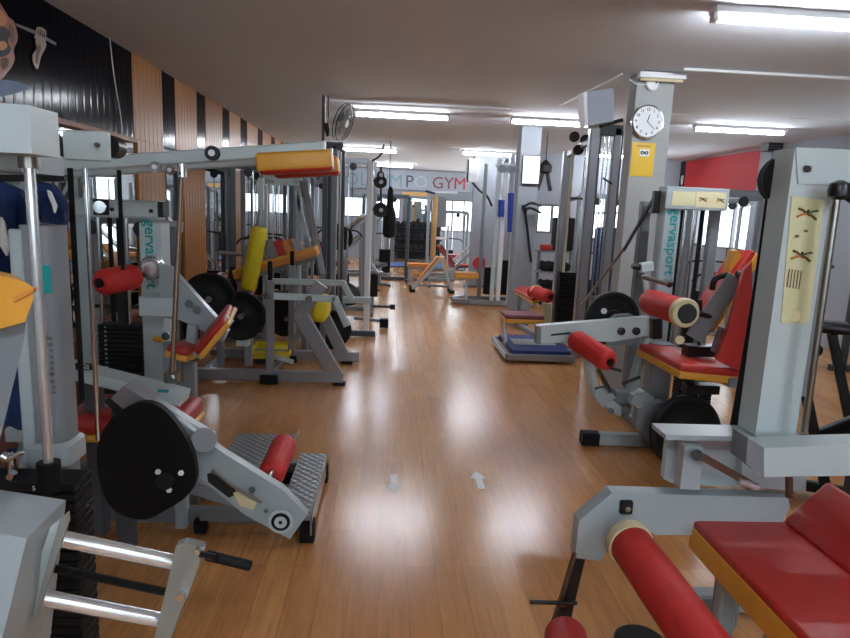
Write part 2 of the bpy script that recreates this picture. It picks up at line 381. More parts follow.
wall_with_holes('wall_back_right', 'y', YBR+.08, XI+.75, XR+.1, hr)
for h in hr: window('y', YBR+.06, *h, nx=2)
struct('wall_middle', MB().box((XI+.62, YBR+.9, H/2), (1.0, .18, H), ch=0), 'wall')
hx = [(5.6, 7.3, 1.2, 2.12), (10.35, 12.4, 1.15, 2.13)]
wall_with_holes('wall_right', 'x', XR+.08, YF, YBR+.15, hx)
for h in hx: window('x', XR+.06, *h, nx=3)
hf = [(-1.8, .6, 1.5, 2.4), (1.4, 4.6, 1.3, 2.4)]
wall_with_holes('wall_front', 'y', YF-.08, XL-.1, XR+.1, hf)
for h in hf: window('y', YF-.06, *h, nx=3)
# left wall cladding: boards above, mirrors below, wood strips full height
PB = 2.15
n_trim = [0]
def trim(mb, mt): n_trim[0] += 1; return struct('trim_%d' % n_trim[0], mb, mt)
def clad(y0, y1, z0, z1, mt, th=.03): trim(MB().box((XL-.03+th/2, (y0+y1)/2, (z0+z1)/2), (th, y1-y0, z1-z0), ch=.002), mt)
blacks = [(YF, 5.86), (6.58, 6.96), (7.7, 8.05), (8.83, 9.2), (9.85, 10.3), (11.1, 11.5), (12.3, 12.7)]
woods = [(5.86, 6.58), (6.96, 7.7), (8.05, 8.83), (9.2, 9.85), (10.3, 11.1), (11.5, 12.3), (12.7, 13.4)]
for a, c in blacks: clad(a, c, PB, H, 'blackpanel')
for a, c in woods: clad(a, c, PB, H, 'woodpanel', .034)
low = [(5.92, 6.59), (7.18, 7.98), (9.44, 9.87), (11.5, 12.0)]
for a, c in low: clad(a, c, .62, PB, 'woodpanel', .036)
clad(YF, YB, 0, .62, 'wainscot', .05)
clad(13.4, YB, PB, H, 'blackpanel')
trim(MB().box((XL+.03, (YF+YB)/2, .635), (.08, YB-YF, .03)), 'woodflat')
trim(MB().box((XL+.012, (YF+5.86)/2, PB-.02), (.05, 5.86-YF, .04)), 'woodflat')
ys = [1.0]
mirs = [(1.0, 3.4), (3.42, 5.92), (6.59, 7.18), (7.98, 9.44), (9.87, 11.5), (12.0, 16.), (16.02, 20.5)]
for i, (a, c) in enumerate(mirs):
    tag(MB().box((XL-.02, (a+c)/2, (.65+PB-.02)/2), (.012, c-a-.01, PB-.67), ch=.002).build('wall_mirror', 'mirror'),
        ['wall mirror nearest the camera, behind the calf raise column', 'wall mirror between the nearest machines and the first wood strip', 'narrow wall mirror between the first two lower wood strips',
         'wall mirror between the second and third lower wood strips', 'wall mirror just past the third lower wood strip', 'wide wall mirror beyond the last wood strip', 'farthest wall mirror on the left wall by the back'][i], 'mirror', 'mirrors along the left wall')
# mirror on the back wall between the windows
tag(MB().box((.95, YB-.005, 1.4), (1.1, .012, 1.15), ch=.002).build('wall_mirror', 'mirror'), 'framed mirror on the back wall between the two bright windows', 'mirror')
# beam under sign, sign
trim(MB().box((.9, YB-.08, 2.1), (4.2, .16, .2)), 'mid')
trim(MB().box((.75, YB-.17, 2.1), (.8, .03, .12)), 'tan')
sg = thing('gym_sign', 'long pale sign board reading OLIMPO GYM high on the back wall', 'sign', (1.0, YB-.1, 2.2))
box(sg, 'sign_board', 'socket', (.15, YB-.06, 2.53), (4.7, .06, .62))
zs = 2.42
for ch, px, mt, s in (('O', 352, 'tealgrey', .52), ('L', 364, 'tealgrey', .52), ('I', 387, 'tealgrey', .52), ('M', 396, 'tealgrey', .52), ('P', 409.5, 'darkink', .5), ('O', 421, 'palegrey', .5), ('G', 438, 'maroon', .48), ('Y', 449, 'maroon', .48), ('M', 460, 'redink', .48)):
    q = at(px, 181, Y=YB-.1); text(sg, 'letter', ch, mt, (q.x, YB-.092, 2.47), (1, 0, 0), (0, 0, 1), s*1.1, .004)
# right hand wall: red panel and black panel with an emblem
red = trim(MB().box((XR-.02, 11.62, 2.5), (.03, 2.74, .68)), 'redwall')
bp_ = trim(MB().box((XR-.02, 13.07, 2.5), (.035, .24, .68)), 'black')
trim(MB().box((XR-.04, 10.1, H/2), (.08, .3, H)), 'wall')
trim(MB().box((XR-.02, 11.6, 2.145), (.06, 2.8, .03)), 'white')
tp = thing('wall_emblem', 'small white looped emblem on the black strip beside the red wall panel', 'emblem', (XR-.045, 13.05, 2.45))
MB().tube([(XR-.045, 13.05+.05*math.sin(t)*math.cos(t*.5), 2.46+.09*math.cos(t)) for t in [i*.4 for i in range(32)]], .008, 6).build('loop', 'paper', tp)
vt = thing('air_vent', 'dark square air vent at the ceiling past the red wall panel', 'vent', (XR-.5, 8.9, 2.7))
q0 = at(769, 142, Y=9.6); q1 = at(783, 149, Y=9.6)
box(vt, 'vent_box', 'black', ((q0.x+q1.x)/2, 9.7, (q0.z+q1.z)/2), (q1.x-q0.x, .2, .16))
for k in range(3): box(vt, 'slat', 'mid', ((q0.x+q1.x)/2, 9.595, (q0.z+q1.z)/2-.04+k*.04), (q1.x-q0.x-.02, .01, .006))

# columns
C1 = (2.055, 2.385, 5.52, 5.70)
struct('column_1', MB().box(((C1[0]+C1[1])/2, (C1[2]+C1[3])/2, H/2), (C1[1]-C1[0], C1[3]-C1[2], H), ch=.006), 'colm')
struct('column_2', MB().box((1.965, 9.3, H/2), (.29, .28, H), ch=.006), 'colm2')

# ---- ceiling tube lights
def tube_light(x0, y0, L, label, rot=0.0, lit=True, z=None):
    z = z or H; t = thing('tube_light', label, 'ceiling light', (x0+L/2, y0, z), 'fluorescent tubes on the ceiling')
    box(t, 'housing', 'white', (x0+L/2, y0, z-.02), (L, .10, .04))
    cyl(t, 'tube', 'tube' if lit else 'white', (x0+.03, y0, z-.06), (x0+L-.03, y0, z-.06), .024, n=12)
    for e in (x0+.015, x0+L-.015): box(t, 'end_cap', 'white', (e, y0, z-.055), (.03, .06, .06))
    return t
tube_light(-.5, 8.43, 1.22, 'lit ceiling tube over the aisle, between the wall fan and the big white loudspeaker')
tube_light(1.5, 8.37, 1.22, 'lit ceiling tube ending behind the loudspeaker on the clock column')
tube_light(3.85, 8.2, 1.22, 'lit ceiling tube right of the clock column, before the red wall panel')
tube_light(1.82, 3.8, 1.22, 'lit ceiling tube nearest the camera at the top right edge')
tube_light(-1.12, 13.7, 1.22, 'lit ceiling tube over the tall white rack post')
tube_light(1.42, 13.25, 1.22, 'lit ceiling tube in front of the small loudspeaker on the far wall')
tube_light(-.62, 18.3, 1.22, 'farthest lit ceiling tube, just in front of the gym sign')
tube_light(3.9, 12.4, 1.22, 'lit ceiling tube seen through the tall cable tower by the clock column')
tube_light(-.9, -.6, 1.22, 'lit ceiling tube behind the camera, over the left machines')
tube_light(1.9, -.6, 1.22, 'lit ceiling tube behind the camera, over the right machines')
ul = thing('tube_fixture', 'unlit white tube fixture across the top of the clock column', 'ceiling light', (2.2, 5.46, 2.83))
box(ul, 'housing', 'white', (2.24, 5.46, 2.835), (.40, .07, .05)); cyl(ul, 'tube', 'cream', (2.06, 5.455, 2.80), (2.42, 5.455, 2.80), .013)
# conduits
def conduit(label, pts, r=.012, mt='white'):
    c = tag(MB().tube(pts, r, 8).build('ceiling_conduit', mt), label, 'conduit', 'white conduits on the ceiling')
def ceil(px, py): return at(px, py, Z=H-.02)
conduit('white conduit running right from the unlit fixture on the clock column', [ceil(684, 69), ceil(860, 79)])
conduit('white conduit joining the aisle tube light to the fan post', [ceil(325, 100), ceil(352, 103), ceil(511, 110)])
conduit('thin white conduit left of the tube light by the red wall panel', [ceil(668, 114), ceil(700, 117)], .008)
conduit('thin white conduit right of the tube light by the red wall panel', [ceil(790, 118), ceil(862, 121)], .008)
conduit('slanting white wire from the clock column top towards the tube light', [ceil(560, 106), ceil(622, 74)], .008)
# clock
ck = thing('wall_clock', 'round white wall clock with silver rim on the column', 'clock', at(646.5, 122, Y=5.5))
cc = at(646.5, 122, Y=5.5); 
MB().lathe(cc+V((0, .005, 0)), (0, -1, 0), [(0, .06), (0, .135), (.03, .142), (.04, .136), (.038, .128), (.022, .124)]).build('rim', 'chrome', ck)
MB().cyl(cc+V((0, .0, 0)), cc-V((0, .018, 0)), .126, n=40).build('dial', 'paper', ck)
for k in range(1, 13):
    a = PI/2-k*PI/6; text(ck, 'numeral', str(k), 'ink', cc+V((.10*math.cos(a), -.0195, .10*math.sin(a))), (1, 0, 0), (0, 0, 1), .034, .0006, bold=.0006)
def hand(a, L, w, nm): a = PI/2-a; bar(ck, nm, 'ink', cc+V((0, -.021, 0)), cc+V((L*math.cos(a), -.021, L*math.sin(a))), .002, w, up=V((-math.sin(a), 0, math.cos(a))))
hand(.22, .062, .007, 'hour_hand'); hand(2*PI*22/60, .092, .005, 'minute_hand')
sd = thing('round_sensor', 'small round white sensor above the wall clock on the column', 'sensor', at(652, 82, Y=5.5)); c = at(652, 84.5, Y=5.51)
MB().lathe(c, (0, -1, 0), [(0, .03), (0, .055), (.02, .055), (.03, .045), (.03, .03), (.036, .02), (.036, .005)]).build('cover', 'white', sd); cyl(sd, 'eye', 'ink', c+V((.02, -.03, .012)), c+V((.02, -.036, .012)), .010)
tube(sd, 'wire', 'white', [c+V((-.05, -.01, 0)), c+V((-.12, -.006, -.01)), c+V((-.2, -.006, .03))], .004, 6)
# yellow notice
a0, a1 = at(628, 143, Y=5.51), at(656, 176, Y=5.51)
po = thing('yellow_notice', 'yellow notice with a small white box, taped below the clock', 'poster', V(((a0.x+a1.x)/2, 5.51, a1.z)))
cx = (a0.x+a1.x)/2+.005; box(po, 'sheet', 'yposter', (cx, 5.515, (a0.z+a1.z)/2), (.205, .004, .285))
box(po, 'white_box', 'paper', (cx+.01, 5.511, a0.z-.075), (.085, .003, .06)); text(po, 'heading', 'IMPORTANTE', 'brown', (cx, 5.511, a0.z-.02), (1, 0, 0), (0, 0, 1), .02, .0006)
MB().tube([(cx+.01+.03*math.cos(t), 5.509, a0.z-.075+.012*math.sin(2*t)) for t in [i*.4 for i in range(17)]], .005, 6).build('drawing', 'ink', po)
# loudspeaker on the column side
sp = thing('loudspeaker', 'large pale loudspeaker hung under the ceiling left of the clock column', 'loudspeaker', at(600, 110, Y=5.6))
k0, k1 = at(583, 88, Y=5.5), at(614, 127, Y=5.5)
fr = [at(586, 92, Y=5.45), at(613, 88, Y=5.6), at(613, 121, Y=5.6), at(587, 126, Y=5.45)]
prism(sp, 'cabinet', 'socket', fr, (.08, .2, 0)); 
prism(sp, 'front_edge', 'white', [at(583.5, 93, Y=5.44), at(587, 91, Y=5.43), at(588, 126, Y=5.43), at(585, 125, Y=5.44)], (-.02, .1, 0))
MB().box(at(582, 106, Y=5.56)+V((-.0, 0, 0)), (.02, .05, .06)).build('tweeter', 'chrome', sp)
bar(sp, 'bracket', 'black', at(600, 126, Y=5.62), at(622, 120, Y=5.75), .03, .03)
s2 = thing('loudspeaker', 'small pale loudspeaker on a black bracket beside the gym sign', 'loudspeaker', at(472, 170, Y=13.5))
ca = at(473, 171, Y=13.4); box(s2, 'cabinet', 'white', ca, (.2, .24, .46)); box(s2, 'front', 'black', ca+V((-.12, -.02, .0)), (.03, .2, .46)); cyl(s2, 'cone', 'socket', ca+V((-.13, -.02, -.1)), ca+V((-.145, -.02, -.1)), .06)
tube(s2, 'bracket_arm', 'black', [ca+V((0, 0, -.23)), at(479, 190, Y=13.4), at(487, 196, Y=13.3), at(492, 206, Y=13.3)], .025, 6); bar(s2, 'bracket_post', 'dkgrey', ca+V((.09, .1, .1)), (ca.x+.09, 14.0, ca.z+.1), .04)
# framed sheet on column 2
fs = thing('framed_sheet', 'blank white framed sheet on the far column behind the blue grips', 'notice', at(531, 184, Y=9.1))
cz = at(531, 170, Y=9.13); box(fs, 'frame', 'black', cz+V((0, .005, 0)), (.265, .02, .41)); box(fs, 'sheet', 'paper', cz-V((0, .008, 0)), (.24, .008, .385))
# floor arrows
def arrow(px, py, s, label):
    c = at(px, py, Z=0.001); t = V((c.x, c.y, .001)); L, w, hw = .14, .022, .055
    pts = [(-w, -s*L*.9), (w, -s*L*.9), (w, s*.02), (hw, s*.02), (0, s*L), (-hw, s*.02), (-w, s*.02)]
    tag(MB().prism([t+V((a, b, 0)) for a, b in pts], (0, 0, .0012)).build('floor_arrow', 'arrow'), label, 'arrow', 'white arrows on the floor')
arrow(394, 483, -1, 'white floor arrow pointing towards the camera, left of the other')
arrow(479, 480, 1, 'white floor arrow pointing away from the camera, right of the other')
# mural on the black boards, with a painted bluish reflection below it
mu = thing('wall_mural', 'painted lifter gripping a barbell on the black wall boards', 'mural', (XL+.03, 4.4, 2.2))
def mp_(px, py): return at(px, py, X=XL+.004)
def mural(name, mt, pts, t=.004): prism(mu, name, mt, [mp_(*p) for p in pts], (t, 0, 0))
mural('torso', 'skin', smooth2d([(-6, 2), (3, 9), (8, 17), (13, 21), (16, 30), (17, 40), (13, 50), (14, 60), (7, 72), (-6, 78)], 3))
mural('shoulder_shadow', 'ink', smooth2d([(-5, 30), (3, 27), (9, 33), (7, 42), (10, 50), (4, 56), (-5, 54)], 3), .006)
mural('muscle', 'orange', smooth2d([(-4, 10), (2, 12), (6, 19), (4, 25), (-3, 24)], 3), .006); mural('muscle', 'brown', smooth2d([(9, 24), (13, 28), (14, 38), (11, 42), (9, 34)], 3), .006)
mural('muscle', 'orange', smooth2d([(-3, 43), (3, 41), (6, 46), (2, 50), (-3, 49)], 3), .008); mural('muscle', 'brown', smooth2d([(0, 60), (6, 58), (8, 64), (2, 70)], 3), .006)
mural('barbell', 'dkgrey', [(15, 23), (16, 26), (36, 35), (55, 45.5), (56, 43), (37, 31.5)])
mural('hand', 'skin2', smooth2d([(35, 33), (36, 28), (40, 27), (45, 31), (45, 37), (44, 42), (38, 41), (34, 38)], 3), .007)
mural('forearm', 'skin2', smooth2d([(35, 40), (44, 41), (45, 47), (40, 57), (37, 69), (33, 64), (32, 55), (36, 48)], 3), .006)
for k in range(4): mural('finger_gap', 'ink', [(36.8+k*2.1, 29+k*.9), (37.2+k*2.1, 35+k*.9), (37.7+k*2.1, 35+k*.9), (37.4+k*2.1, 29+k*.9)], .009)
mural('arm_shadow', 'brown', smooth2d([(36, 46), (40, 46), (38, 54), (36, 64), (34.5, 60), (35, 53)], 3), .008)
mural('blue_reflection', 'reflblue', smooth2d([(-6, 82), (6, 80), (20, 83), (30, 88), (16, 93), (4, 96), (-6, 97)], 3), .003)  # bluish glow reflected in the boards, painted on as a flat shape
wr = tag(MB().tube([at(109, 32, X=XL+.02), at(114, 75, X=XL+.03), at(121, 118, X=XL+.02), at(122, 136, X=XL+.02)], .004, 6, 5).build('hanging_cable', 'paper'), 'thin white cable hanging down the black wall boards', 'cable')
# ================================================================ left row of machines
# --- standing calf raise machine (columns, yoke arms with shoulder pads, weight stack)
A = thing('calf_raise_machine', 'tall pale grey machine at the left edge, long yoke arms ending in yellow shoulder pads', 'weight machine', (-.85, 1.6, 0))
# stack and base
stack(A, -.87, 1.505, .965, 22, .27, .09, .0255, fs=.017, lx=.052)
box(A, 'base_plate', 'dkgrey', (-.87, 1.6, .2), (.5, .5, .04))
for x in (-1.16, -.93): bar(A, 'base_rail', 'dkgrey', (x, 1.25, .04), (x, 1.95, .04), .07)
bar(A, 'stack_riser', 'dkgrey', (-.87, 1.6, .22), (-.87, 1.6, .41), .2, .1)
bar(A, 'stack_riser', 'dkgrey', (-.87, 1.62, .05), (-.87, 1.62, .2), .2, .2)
for x in (-.786,): cyl(A, 'guide_rod', 'bright', (x, 1.45+(.0 if x > -.9 else .12), .95), (x, 1.45+(.0 if x > -.9 else .12), 1.73), .0115)
MB().lathe((-.786, 1.45, 1.70), (0, 0, 1), [(0, .015), (0, .022), (.03, .022), (.03, .015)]).build('collar', 'steel', A)
MB().lathe((-.786, 1.45, .955), (0, 0, 1), [(0, .012), (0, .026), (.07, .026), (.07, .012)]).build('rubber_bumper', 'rubber', A)
# rounded shroud
m = MB(); ring = []
def rr(z, g=0.0):
    x0, x1, y0, y1, r = -.905-g, -.825+g, 1.60-g, 1.70+g, .03
    o = []
    for cx, cy, a0 in ((x1-r, y1-r, 0), (x0+.008, y1-.008, PI/2), (x0+.008, y0+.008, PI), (x1-r, y0+r, 1.5*PI)):
        q = r if cx > x0+.02 else .008
        for k in range(6): a = a0+k*PI/10; o.append(V((cx+q*math.cos(a), cy+q*math.sin(a), z)))
    return o
m.ring([rr(.30), rr(1.57)]); m.build('shroud', 'mid', A)
MB().ring([rr(.95, .012), rr(1.0, .012), rr(1.01, .004)]).build('shroud_collar', 'grey', A)
box(A, 'shroud_trim', 'grey', (-.91, 1.598, .95), (.03, .012, 1.22))
box(A, 'logo_patch', 'teal', (-.842, 1.597, 1.44), (.022, .002, .07))
text(A, 'lettering', 'g e r v a s p o r t', 'dkgrey', (-.84, 1.597, 1.22), (0, 0, -1), (1, 0, 0), .022, .0006)
# top housing and brackets
prism(A, 'top_housing', 'pale', [(-1.3, 1.33, 1.725), (-.715, 1.33, 1.725), (-.715, 1.33, 1.818), (-1.3, 1.33, 1.83)], (-.0, .11, 0))
fp = box(A, 'side_bracket', 'pale', at(87, 146, Y=1.95), (.13, .02, .085)); bolt(A, at(98, 145, Y=1.94), (0, -1, 0), .007, 'brass')
cyl(A, 'pulley', 'plastic', at(112, 147, Y=2.1)-V((0, .03, 0)), at(112, 147, Y=2.1)+V((0, .03, 0)), .035)
bar(A, 'head_beam', 'grey', (-1.75, 1.65, 1.72), (-.86, 1.65, 1.72), .2, .05)
bar(A, 'head_beam', 'grey', (-1.7, 1.7, 1.735), (-1.7, 3.4, 1.735), .06, .06)
bar(A, 'rear_post', 'grey', (-1.82, 3.18, .04), (-1.82, 3.18, 1.79), .07)
# yoke arms
for Yk, nm in ((3.0, 0), (3.36, 1)):
    p = at(-30, 170.5+nm*0, Y=3.0); q = at(324, 148, Y=3.0)
    p = V((p.x, Yk, p.z-.005)); q = V((q.x-(0 if not nm else .0), Yk, q.z))
    arm = bar(A, 'yoke_arm', 'pale', p, q, .055, .058)
    box(arm, 'end_plate', 'white', (q.x+.003, Yk, q.z), (.008, .06, .062))
    pc0, pc1 = at(258, 164, Y=3.0), at(333, 160, Y=3.0)
    pc = (pc0+pc1)/2; ax = (pc1-pc0).normalized()
    sp_ = MB().pad((pc.x, Yk, pc.z+.002), (.34, .15, .085), (ax, (0, 1, 0), ax.cross(V((0, 1, 0)))), .018).build('shoulder_pad', 'yellow', A, 60)
    MB().pad((pc.x+.010, Yk, pc.z-.033), (.325, .14, .032), (ax, (0, 1, 0), ax.cross(V((0, 1, 0)))), .02).build('pad_face', 'red', sp_, 60)
for (px, py, r, mt) in ((212, 153, .032, 'plastic'), (155, 167, .024, 'chrome'), (170, 170, .02, 'steel')):
    c = at(px, py, Y=2.95); MB().lathe(c+V((0, .02, 0)), (0, -1, 0), [(0, r*.4), (0, r), (.012, r*.82), (.024, r), (.024, r*.5)]).build('pulley_wheel', mt, A); cyl(A, 'axle', 'white', c+V((0, .03, 0)), c-V((0, .012, 0)), r*.45)
bar(A, 'cross_tie', 'mid', at(262, 150, Y=3.0), at(262, 150, Y=3.0)+V((0, .36, 0)), .04)
# linkage rod and clevis
L0, L1 = at(182, 166, Y=3.0), at(172, 377, Y=2.85)
cyl(A, 'linkage_rod', 'brass', L0, L1, .0115); cyl(A, 'rod_joint', 'steel', at(180, 222, Y=2.99), at(179, 232, Y=2.98), .016)
cyl(A, 'rod_end', 'chrome', L0+V((0, 0, .02)), L0-V((0, 0, .05)), .02); box(A, 'clevis', 'steel', L1, (.06, .05, .05)); bolt(A, L1+V((0, -.025, 0)), (0, -1, 0), .018, 'chrome')
la, lb = at(60, 366, Y=2.85), at(185, 391, Y=2.85)
low = bar(A, 'lower_lever', 'pale', la, lb+V((0, -.0, -.03)), .14, .05); box(low, 'badge', 'ink', at(86, 371, Y=2.79)+V((0, 0, .02)), (.09, .004, .03), ch=.001)
text(low, 'lettering', 'GS', 'paper', at(86, 371, Y=2.79)+V((0, -.003, .02)), (1, 0, -.2), (0, 0, 1), .028, .001)
box(low, 'teal_mark', 'teal', at(163, 391, Y=2.775), (.05, .003, .014), ch=.001)
bar(A, 'lever_post', 'dkgrey', (la.x+.12, 2.9, .05), (la.x+.12, 2.9, la.z-.03), .07)
# straps and secondary rods
for px, py0, py1, yy, mt, wd in ((70, 168, 400, 2.1, 'rubber', .017), (119, 170, 270, 2.6, 'rubber', .016)):
    p, q = at(px, py0, Y=yy), at(px+4, py1, Y=yy); bar(A, 'belt', mt, p, V((p.x, yy, q.z)), .006, wd, up=(1, 0, 0))
cyl(A, 'rear_rod', 'chrome', at(85, 168, Y=2.3), V((at(85, 168, Y=2.3).x, 2.3, .75)), .0085)
cyl(A, 'rear_rod', 'steel', at(47, 172, Y=2.4), V((at(47, 172, Y=2.4).x, 2.4, 1.5)), .012)
# diamond-plate foot platform
fpz = .15
F = [at(237, 434, Z=fpz), at(300, 434, Z=fpz), at(272, 515, Z=fpz), at(160, 515, Z=fpz)]
prism(A, 'foot_plate', 'diamond', [(-.95, 3.35, fpz), (-.56, 3.35, fpz), (-.56, 4.0, fpz), (-.95, 4.0, fpz)], (0, 0, -.02))
bar(A, 'plate_lip', 'steel', (-.555, 3.0, fpz+.02), (-.555, 4.0, fpz+.02), .008, .05)
prism(A, 'foot_plate', 'diamond', [(-.50, 2.88, fpz), (-.345, 2.88, fpz), (-.345, 3.68, fpz), (-.50, 3.68, fpz)], (0, 0, -.02))
prism(A, 'plate_side', 'steel', [(-.343, 2.88, fpz), (-.335, 2.88, fpz), (-.335, 3.68, fpz), (-.343, 3.68, fpz)], (0, 0, -.10))
for y in (2.93, 3.62): box(A, 'rubber_block', 'rubber', (-.36, y, .055), (.07, .07, .11))
bar(A, 'platform_rail', 'mid', (-.9, 3.0, .1), (-.36, 3.0, .1), .06); bar(A, 'platform_rail', 'mid', (-.9, 3.6, .1), (-.36, 3.6, .1), .06)
for x, y in ((-.9, 3.0), (-.9, 3.6), (-.56, 3.6)): box(A, 'rubber_block', 'rubber', (x, y, .035), (.06, .06, .07))

# --- leg curl machine with the black cam
B = thing('leg_curl_machine', 'low grey machine with a big black cam, red roller and red bench', 'weight machine', (-1.2, 2.9, 0))
prism(B, 'cam', 'iron', [at(*p, Y=2.42) for p in smooth2d([(132, 405), (150, 403), (166, 412), (182, 432), (193, 455), (196, 480), (186, 497), (166, 510), (148, 519), (130, 518), (112, 508), (102, 490), (97, 465), (99, 440), (112, 418)])], (0, .035, 0))
hub = cyl(B, 'cam_hub', 'rubber', at(166, 480, Y=2.41)-V((0, .015, 0)), at(166, 480, Y=2.6), .034)
for p in ((158, 472), (181, 473), (169, 490)): MB().cyl(at(*p, Y=2.415), at(*p, Y=2.40), .012, n=6).build('cam_bolt', 'steel', B)
a, c = at(112, 400, Y=2.62), at(300, 522, Y=2.62)
ax = (c-a).normalized(); up_ = V((0, 1, 0)).cross(ax) if V((0, 1, 0)).cross(ax).z > 0 else -V((0, 1, 0)).cross(ax)
arm = prism(B, 'lever_arm', 'grey', [at(*p, Y=2.56) for p in [(172, 440), (170, 417), (180, 421), (223, 453), (283, 490), (307, 515), (290, 539), (245, 515), (203, 481)]], (0, .05, 0))
prism(arm, 'slot', 'ink', [at(*p, Y=2.557) for p in [(207, 474), (211, 473), (234, 487), (236, 494), (229, 498), (208, 482)]], (0, .004, 0))
prism(arm, 'slot_plate', 'cream', [at(*p, Y=2.553) for p in [(233, 493), (238, 492), (257, 503), (253, 510), (240, 506)]], (0, .004, 0))
dc = at(281, 521, Y=2.555)
MB().cyl(dc, dc-V((0, .006, 0)), .055, n=32).build('round_cap', 'pale', arm); MB().lathe(dc-V((0, .005, 0)), (0, -1, 0), [(0, .026), (0, .040), (.006, .040), (.006, .026)]).build('rubber_ring', 'rubber', arm); MB().cyl(dc, dc-V((0, .013, 0)), .027, n=24).build('cap_face', 'pale', arm); MB().cyl(dc-V((0, .004, 0)), dc-V((0, .016, 0)), .008, n=8).build('centre_bolt', 'ink', arm)
for p in ((252, 490), (266, 511)): cyl(arm, 'knob', 'plastic', at(*p, Y=2.56), at(*p, Y=2.53), .014 if p[0] < 260 else .008)
tube(B, 'adjust_bar', 'steel', [at(212, 470, Y=2.54), at(232, 486, Y=2.52), at(262, 502, Y=2.54)], .006)
prism(B, 'arm_sleeve', 'silver', [at(*p, Y=2.54) for p in [(104, 404), (124, 386), (150, 402), (132, 424)]], (0, .11, 0))
prism(B, 'sleeve_face', 'black', [at(*p, Y=2.535) for p in [(104, 402), (109, 398), (136, 420), (130, 428)]], (0, .1, 0))
prism(B, 'swing_arm', 'grey', [at(*p, Y=2.60) for p in [(120, 388), (128, 384), (212, 436), (206, 452), (150, 425)]], (0, .05, 0))
MB().cyl(at(204, 440, Y=2.50), at(204, 440, Y=2.66), .05, n=24).build('pivot_sleeve', 'mid', B)
roll(B, at(270, 477, Y=2.72), at(285, 443, Y=3.10), .062)
cyl(B, 'roller_axle', 'steel', at(268, 480, Y=2.62), at(285, 443, Y=3.10), .012)
# bench
cushion(B, 'bench_pad', (-1.20, 2.99, .60), (.56, .40, .12), None, 'red', 'yellow', .3, r=.045)

bar(B, 'bench_beam', 'grey', (-1.8, 3.0, .50), (-.98, 3.0, .50), .07); 
for x in (-1.7, -1.0): bar(B, 'bench_leg', 'grey', (x, 3.02, .02), (x, 3.02, .48), .06)
bar(B, 'base_rail', 'mid', (-1.9, 3.05, .07), (-.55, 3.05, .07), .07); bar(B, 'base_rail', 'mid', (-1.9, 3.4, .05), (-1.0, 3.4, .05), .07)
bar(B, 'cam_post', 'dkgrey', (-1.14, 2.70, .05), (-1.14, 2.70, .74), .07); bar(B, 'cam_tie', 'mid', (-1.05, 2.62, .5), (-.62, 2.62, .36), .06)
bar(B, 'cam_tie', 'grey', (-1.0, 2.5, .68), (-.9, 2.5, .68), .05)
# --- screw press head, bottom left
Cc = thing('screw_press', 'pale grey press head with two chrome bars and a crank, bottom left corner', 'weight machine', (-.62, 1.05, 0))
fz = [at(-40, 528, Y=.92), at(27, 538, Y=.92), at(2, 640, Y=.90), at(-60, 640, Y=.9)]
tp_ = [at(-30, 485, Y=1.12), at(66, 500, Y=1.12), at(50, 640, Y=1.10), at(-40, 650, Y=1.1)]
MB().ring([[V(p) for p in fz], [V(p) for p in tp_]]).build('head_box', 'grey', Cc)
prism(Cc, 'clamp_plate', 'pale', [at(*p, Y=1.0) for p in [(50, 527), (60, 519), (33, 616), (20, 619)]], (.0, .008, 0))
prism(Cc, 'clamp_edge', 'alu', [at(*p, Y=.995) for p in [(60, 519), (67, 513), (68, 522), (36, 619), (33, 616)]], (.0, .008, 0))
E1, E2 = at(54, 537, Y=1.05), at(178, 563, Y=1.13)
cyl(Cc, 'chrome_bar', 'bright', E1, E2, .0145, n=24)
E3, E4 = at(40, 597, Y=1.05), at(160, 620, Y=1.13)
cyl(Cc, 'chrome_bar', 'bright', E3, E4, .0145, n=24)
s0, s1 = at(48, 567, Y=1.07), at(166, 592, Y=1.15)
pr = []; Ls = (s1-s0).length; k = 0; t = 0
while t < Ls: pr += [(t, .0062), (t+.0018, .0085)]; t += .0042
MB().lathe(s0, s1-s0, pr, 12).build('screw_spindle', 'black', Cc, 20)
prism(Cc, 'end_plate', 'alu', [at(*p, Y=1.11) for p in [(176, 546), (184, 543), (202, 547), (200, 556), (170, 640), (154, 640)]], (0, .02, 0))
prism(Cc, 'crank_plate', 'alu', [at(*p, Y=1.08) for p in [(194, 546), (205, 547), (186, 600), (176, 600)]], (0, .012, 0))
bolt(Cc, at(182, 594, Y=1.08), (0, -1, 0), .008, 'chrome'); bolt(Cc, at(199, 549, Y=1.08), (0, -1, 0), .006, 'chrome')
cyl(Cc, 'crank_handle', 'plastic', at(201, 554, Y=1.08), at(216, 558, Y=1.06), .006); cyl(Cc, 'handle_grip', 'rubber', at(206, 555, Y=1.08), at(251, 566, Y=1.07), .0095, ch=.002)
bar(Cc, 'post', 'mid', (-.66, 1.02, .03), (-.66, 1.02, .98), .07); bar(Cc, 'base_rail', 'mid', (-1.1, 1.02, .035), (-.45, 1.02, .035), .07)
# --- seat back at the left edge
S = thing('seat_backrest', 'yellow edged seat back with a grey steel shell, at the left edge of the photo', 'seat', (-.95, 1.05, 0))
prism(S, 'backrest', 'yellow', [at(*p, Y=.98) for p in [(-60, 274), (0, 276), (22, 281), (34, 288), (33, 300), (25, 322), (0, 329), (-60, 338)]], (-.06, .08, 0))
prism(S, 'piping', 'orange', [at(*p, Y=.977) for p in [(12, 297), (34, 288), (33, 292), (14, 302)]], (0, .01, 0))
prism(S, 'shell', 'mid', [at(*p, Y=1.0) for p in [(-60, 338), (0, 330), (26, 321), (24, 340), (0, 440), (-60, 640)]], (-.05, .06, 0))
bar(S, 'post', 'dkgrey', (-.86, 1.06, .03), (-.86, 1.06, 1.0), .05); bar(S, 'base_rail', 'dkgrey', (-1.3, 1.12, .03), (-.8, 1.12, .03), .05)
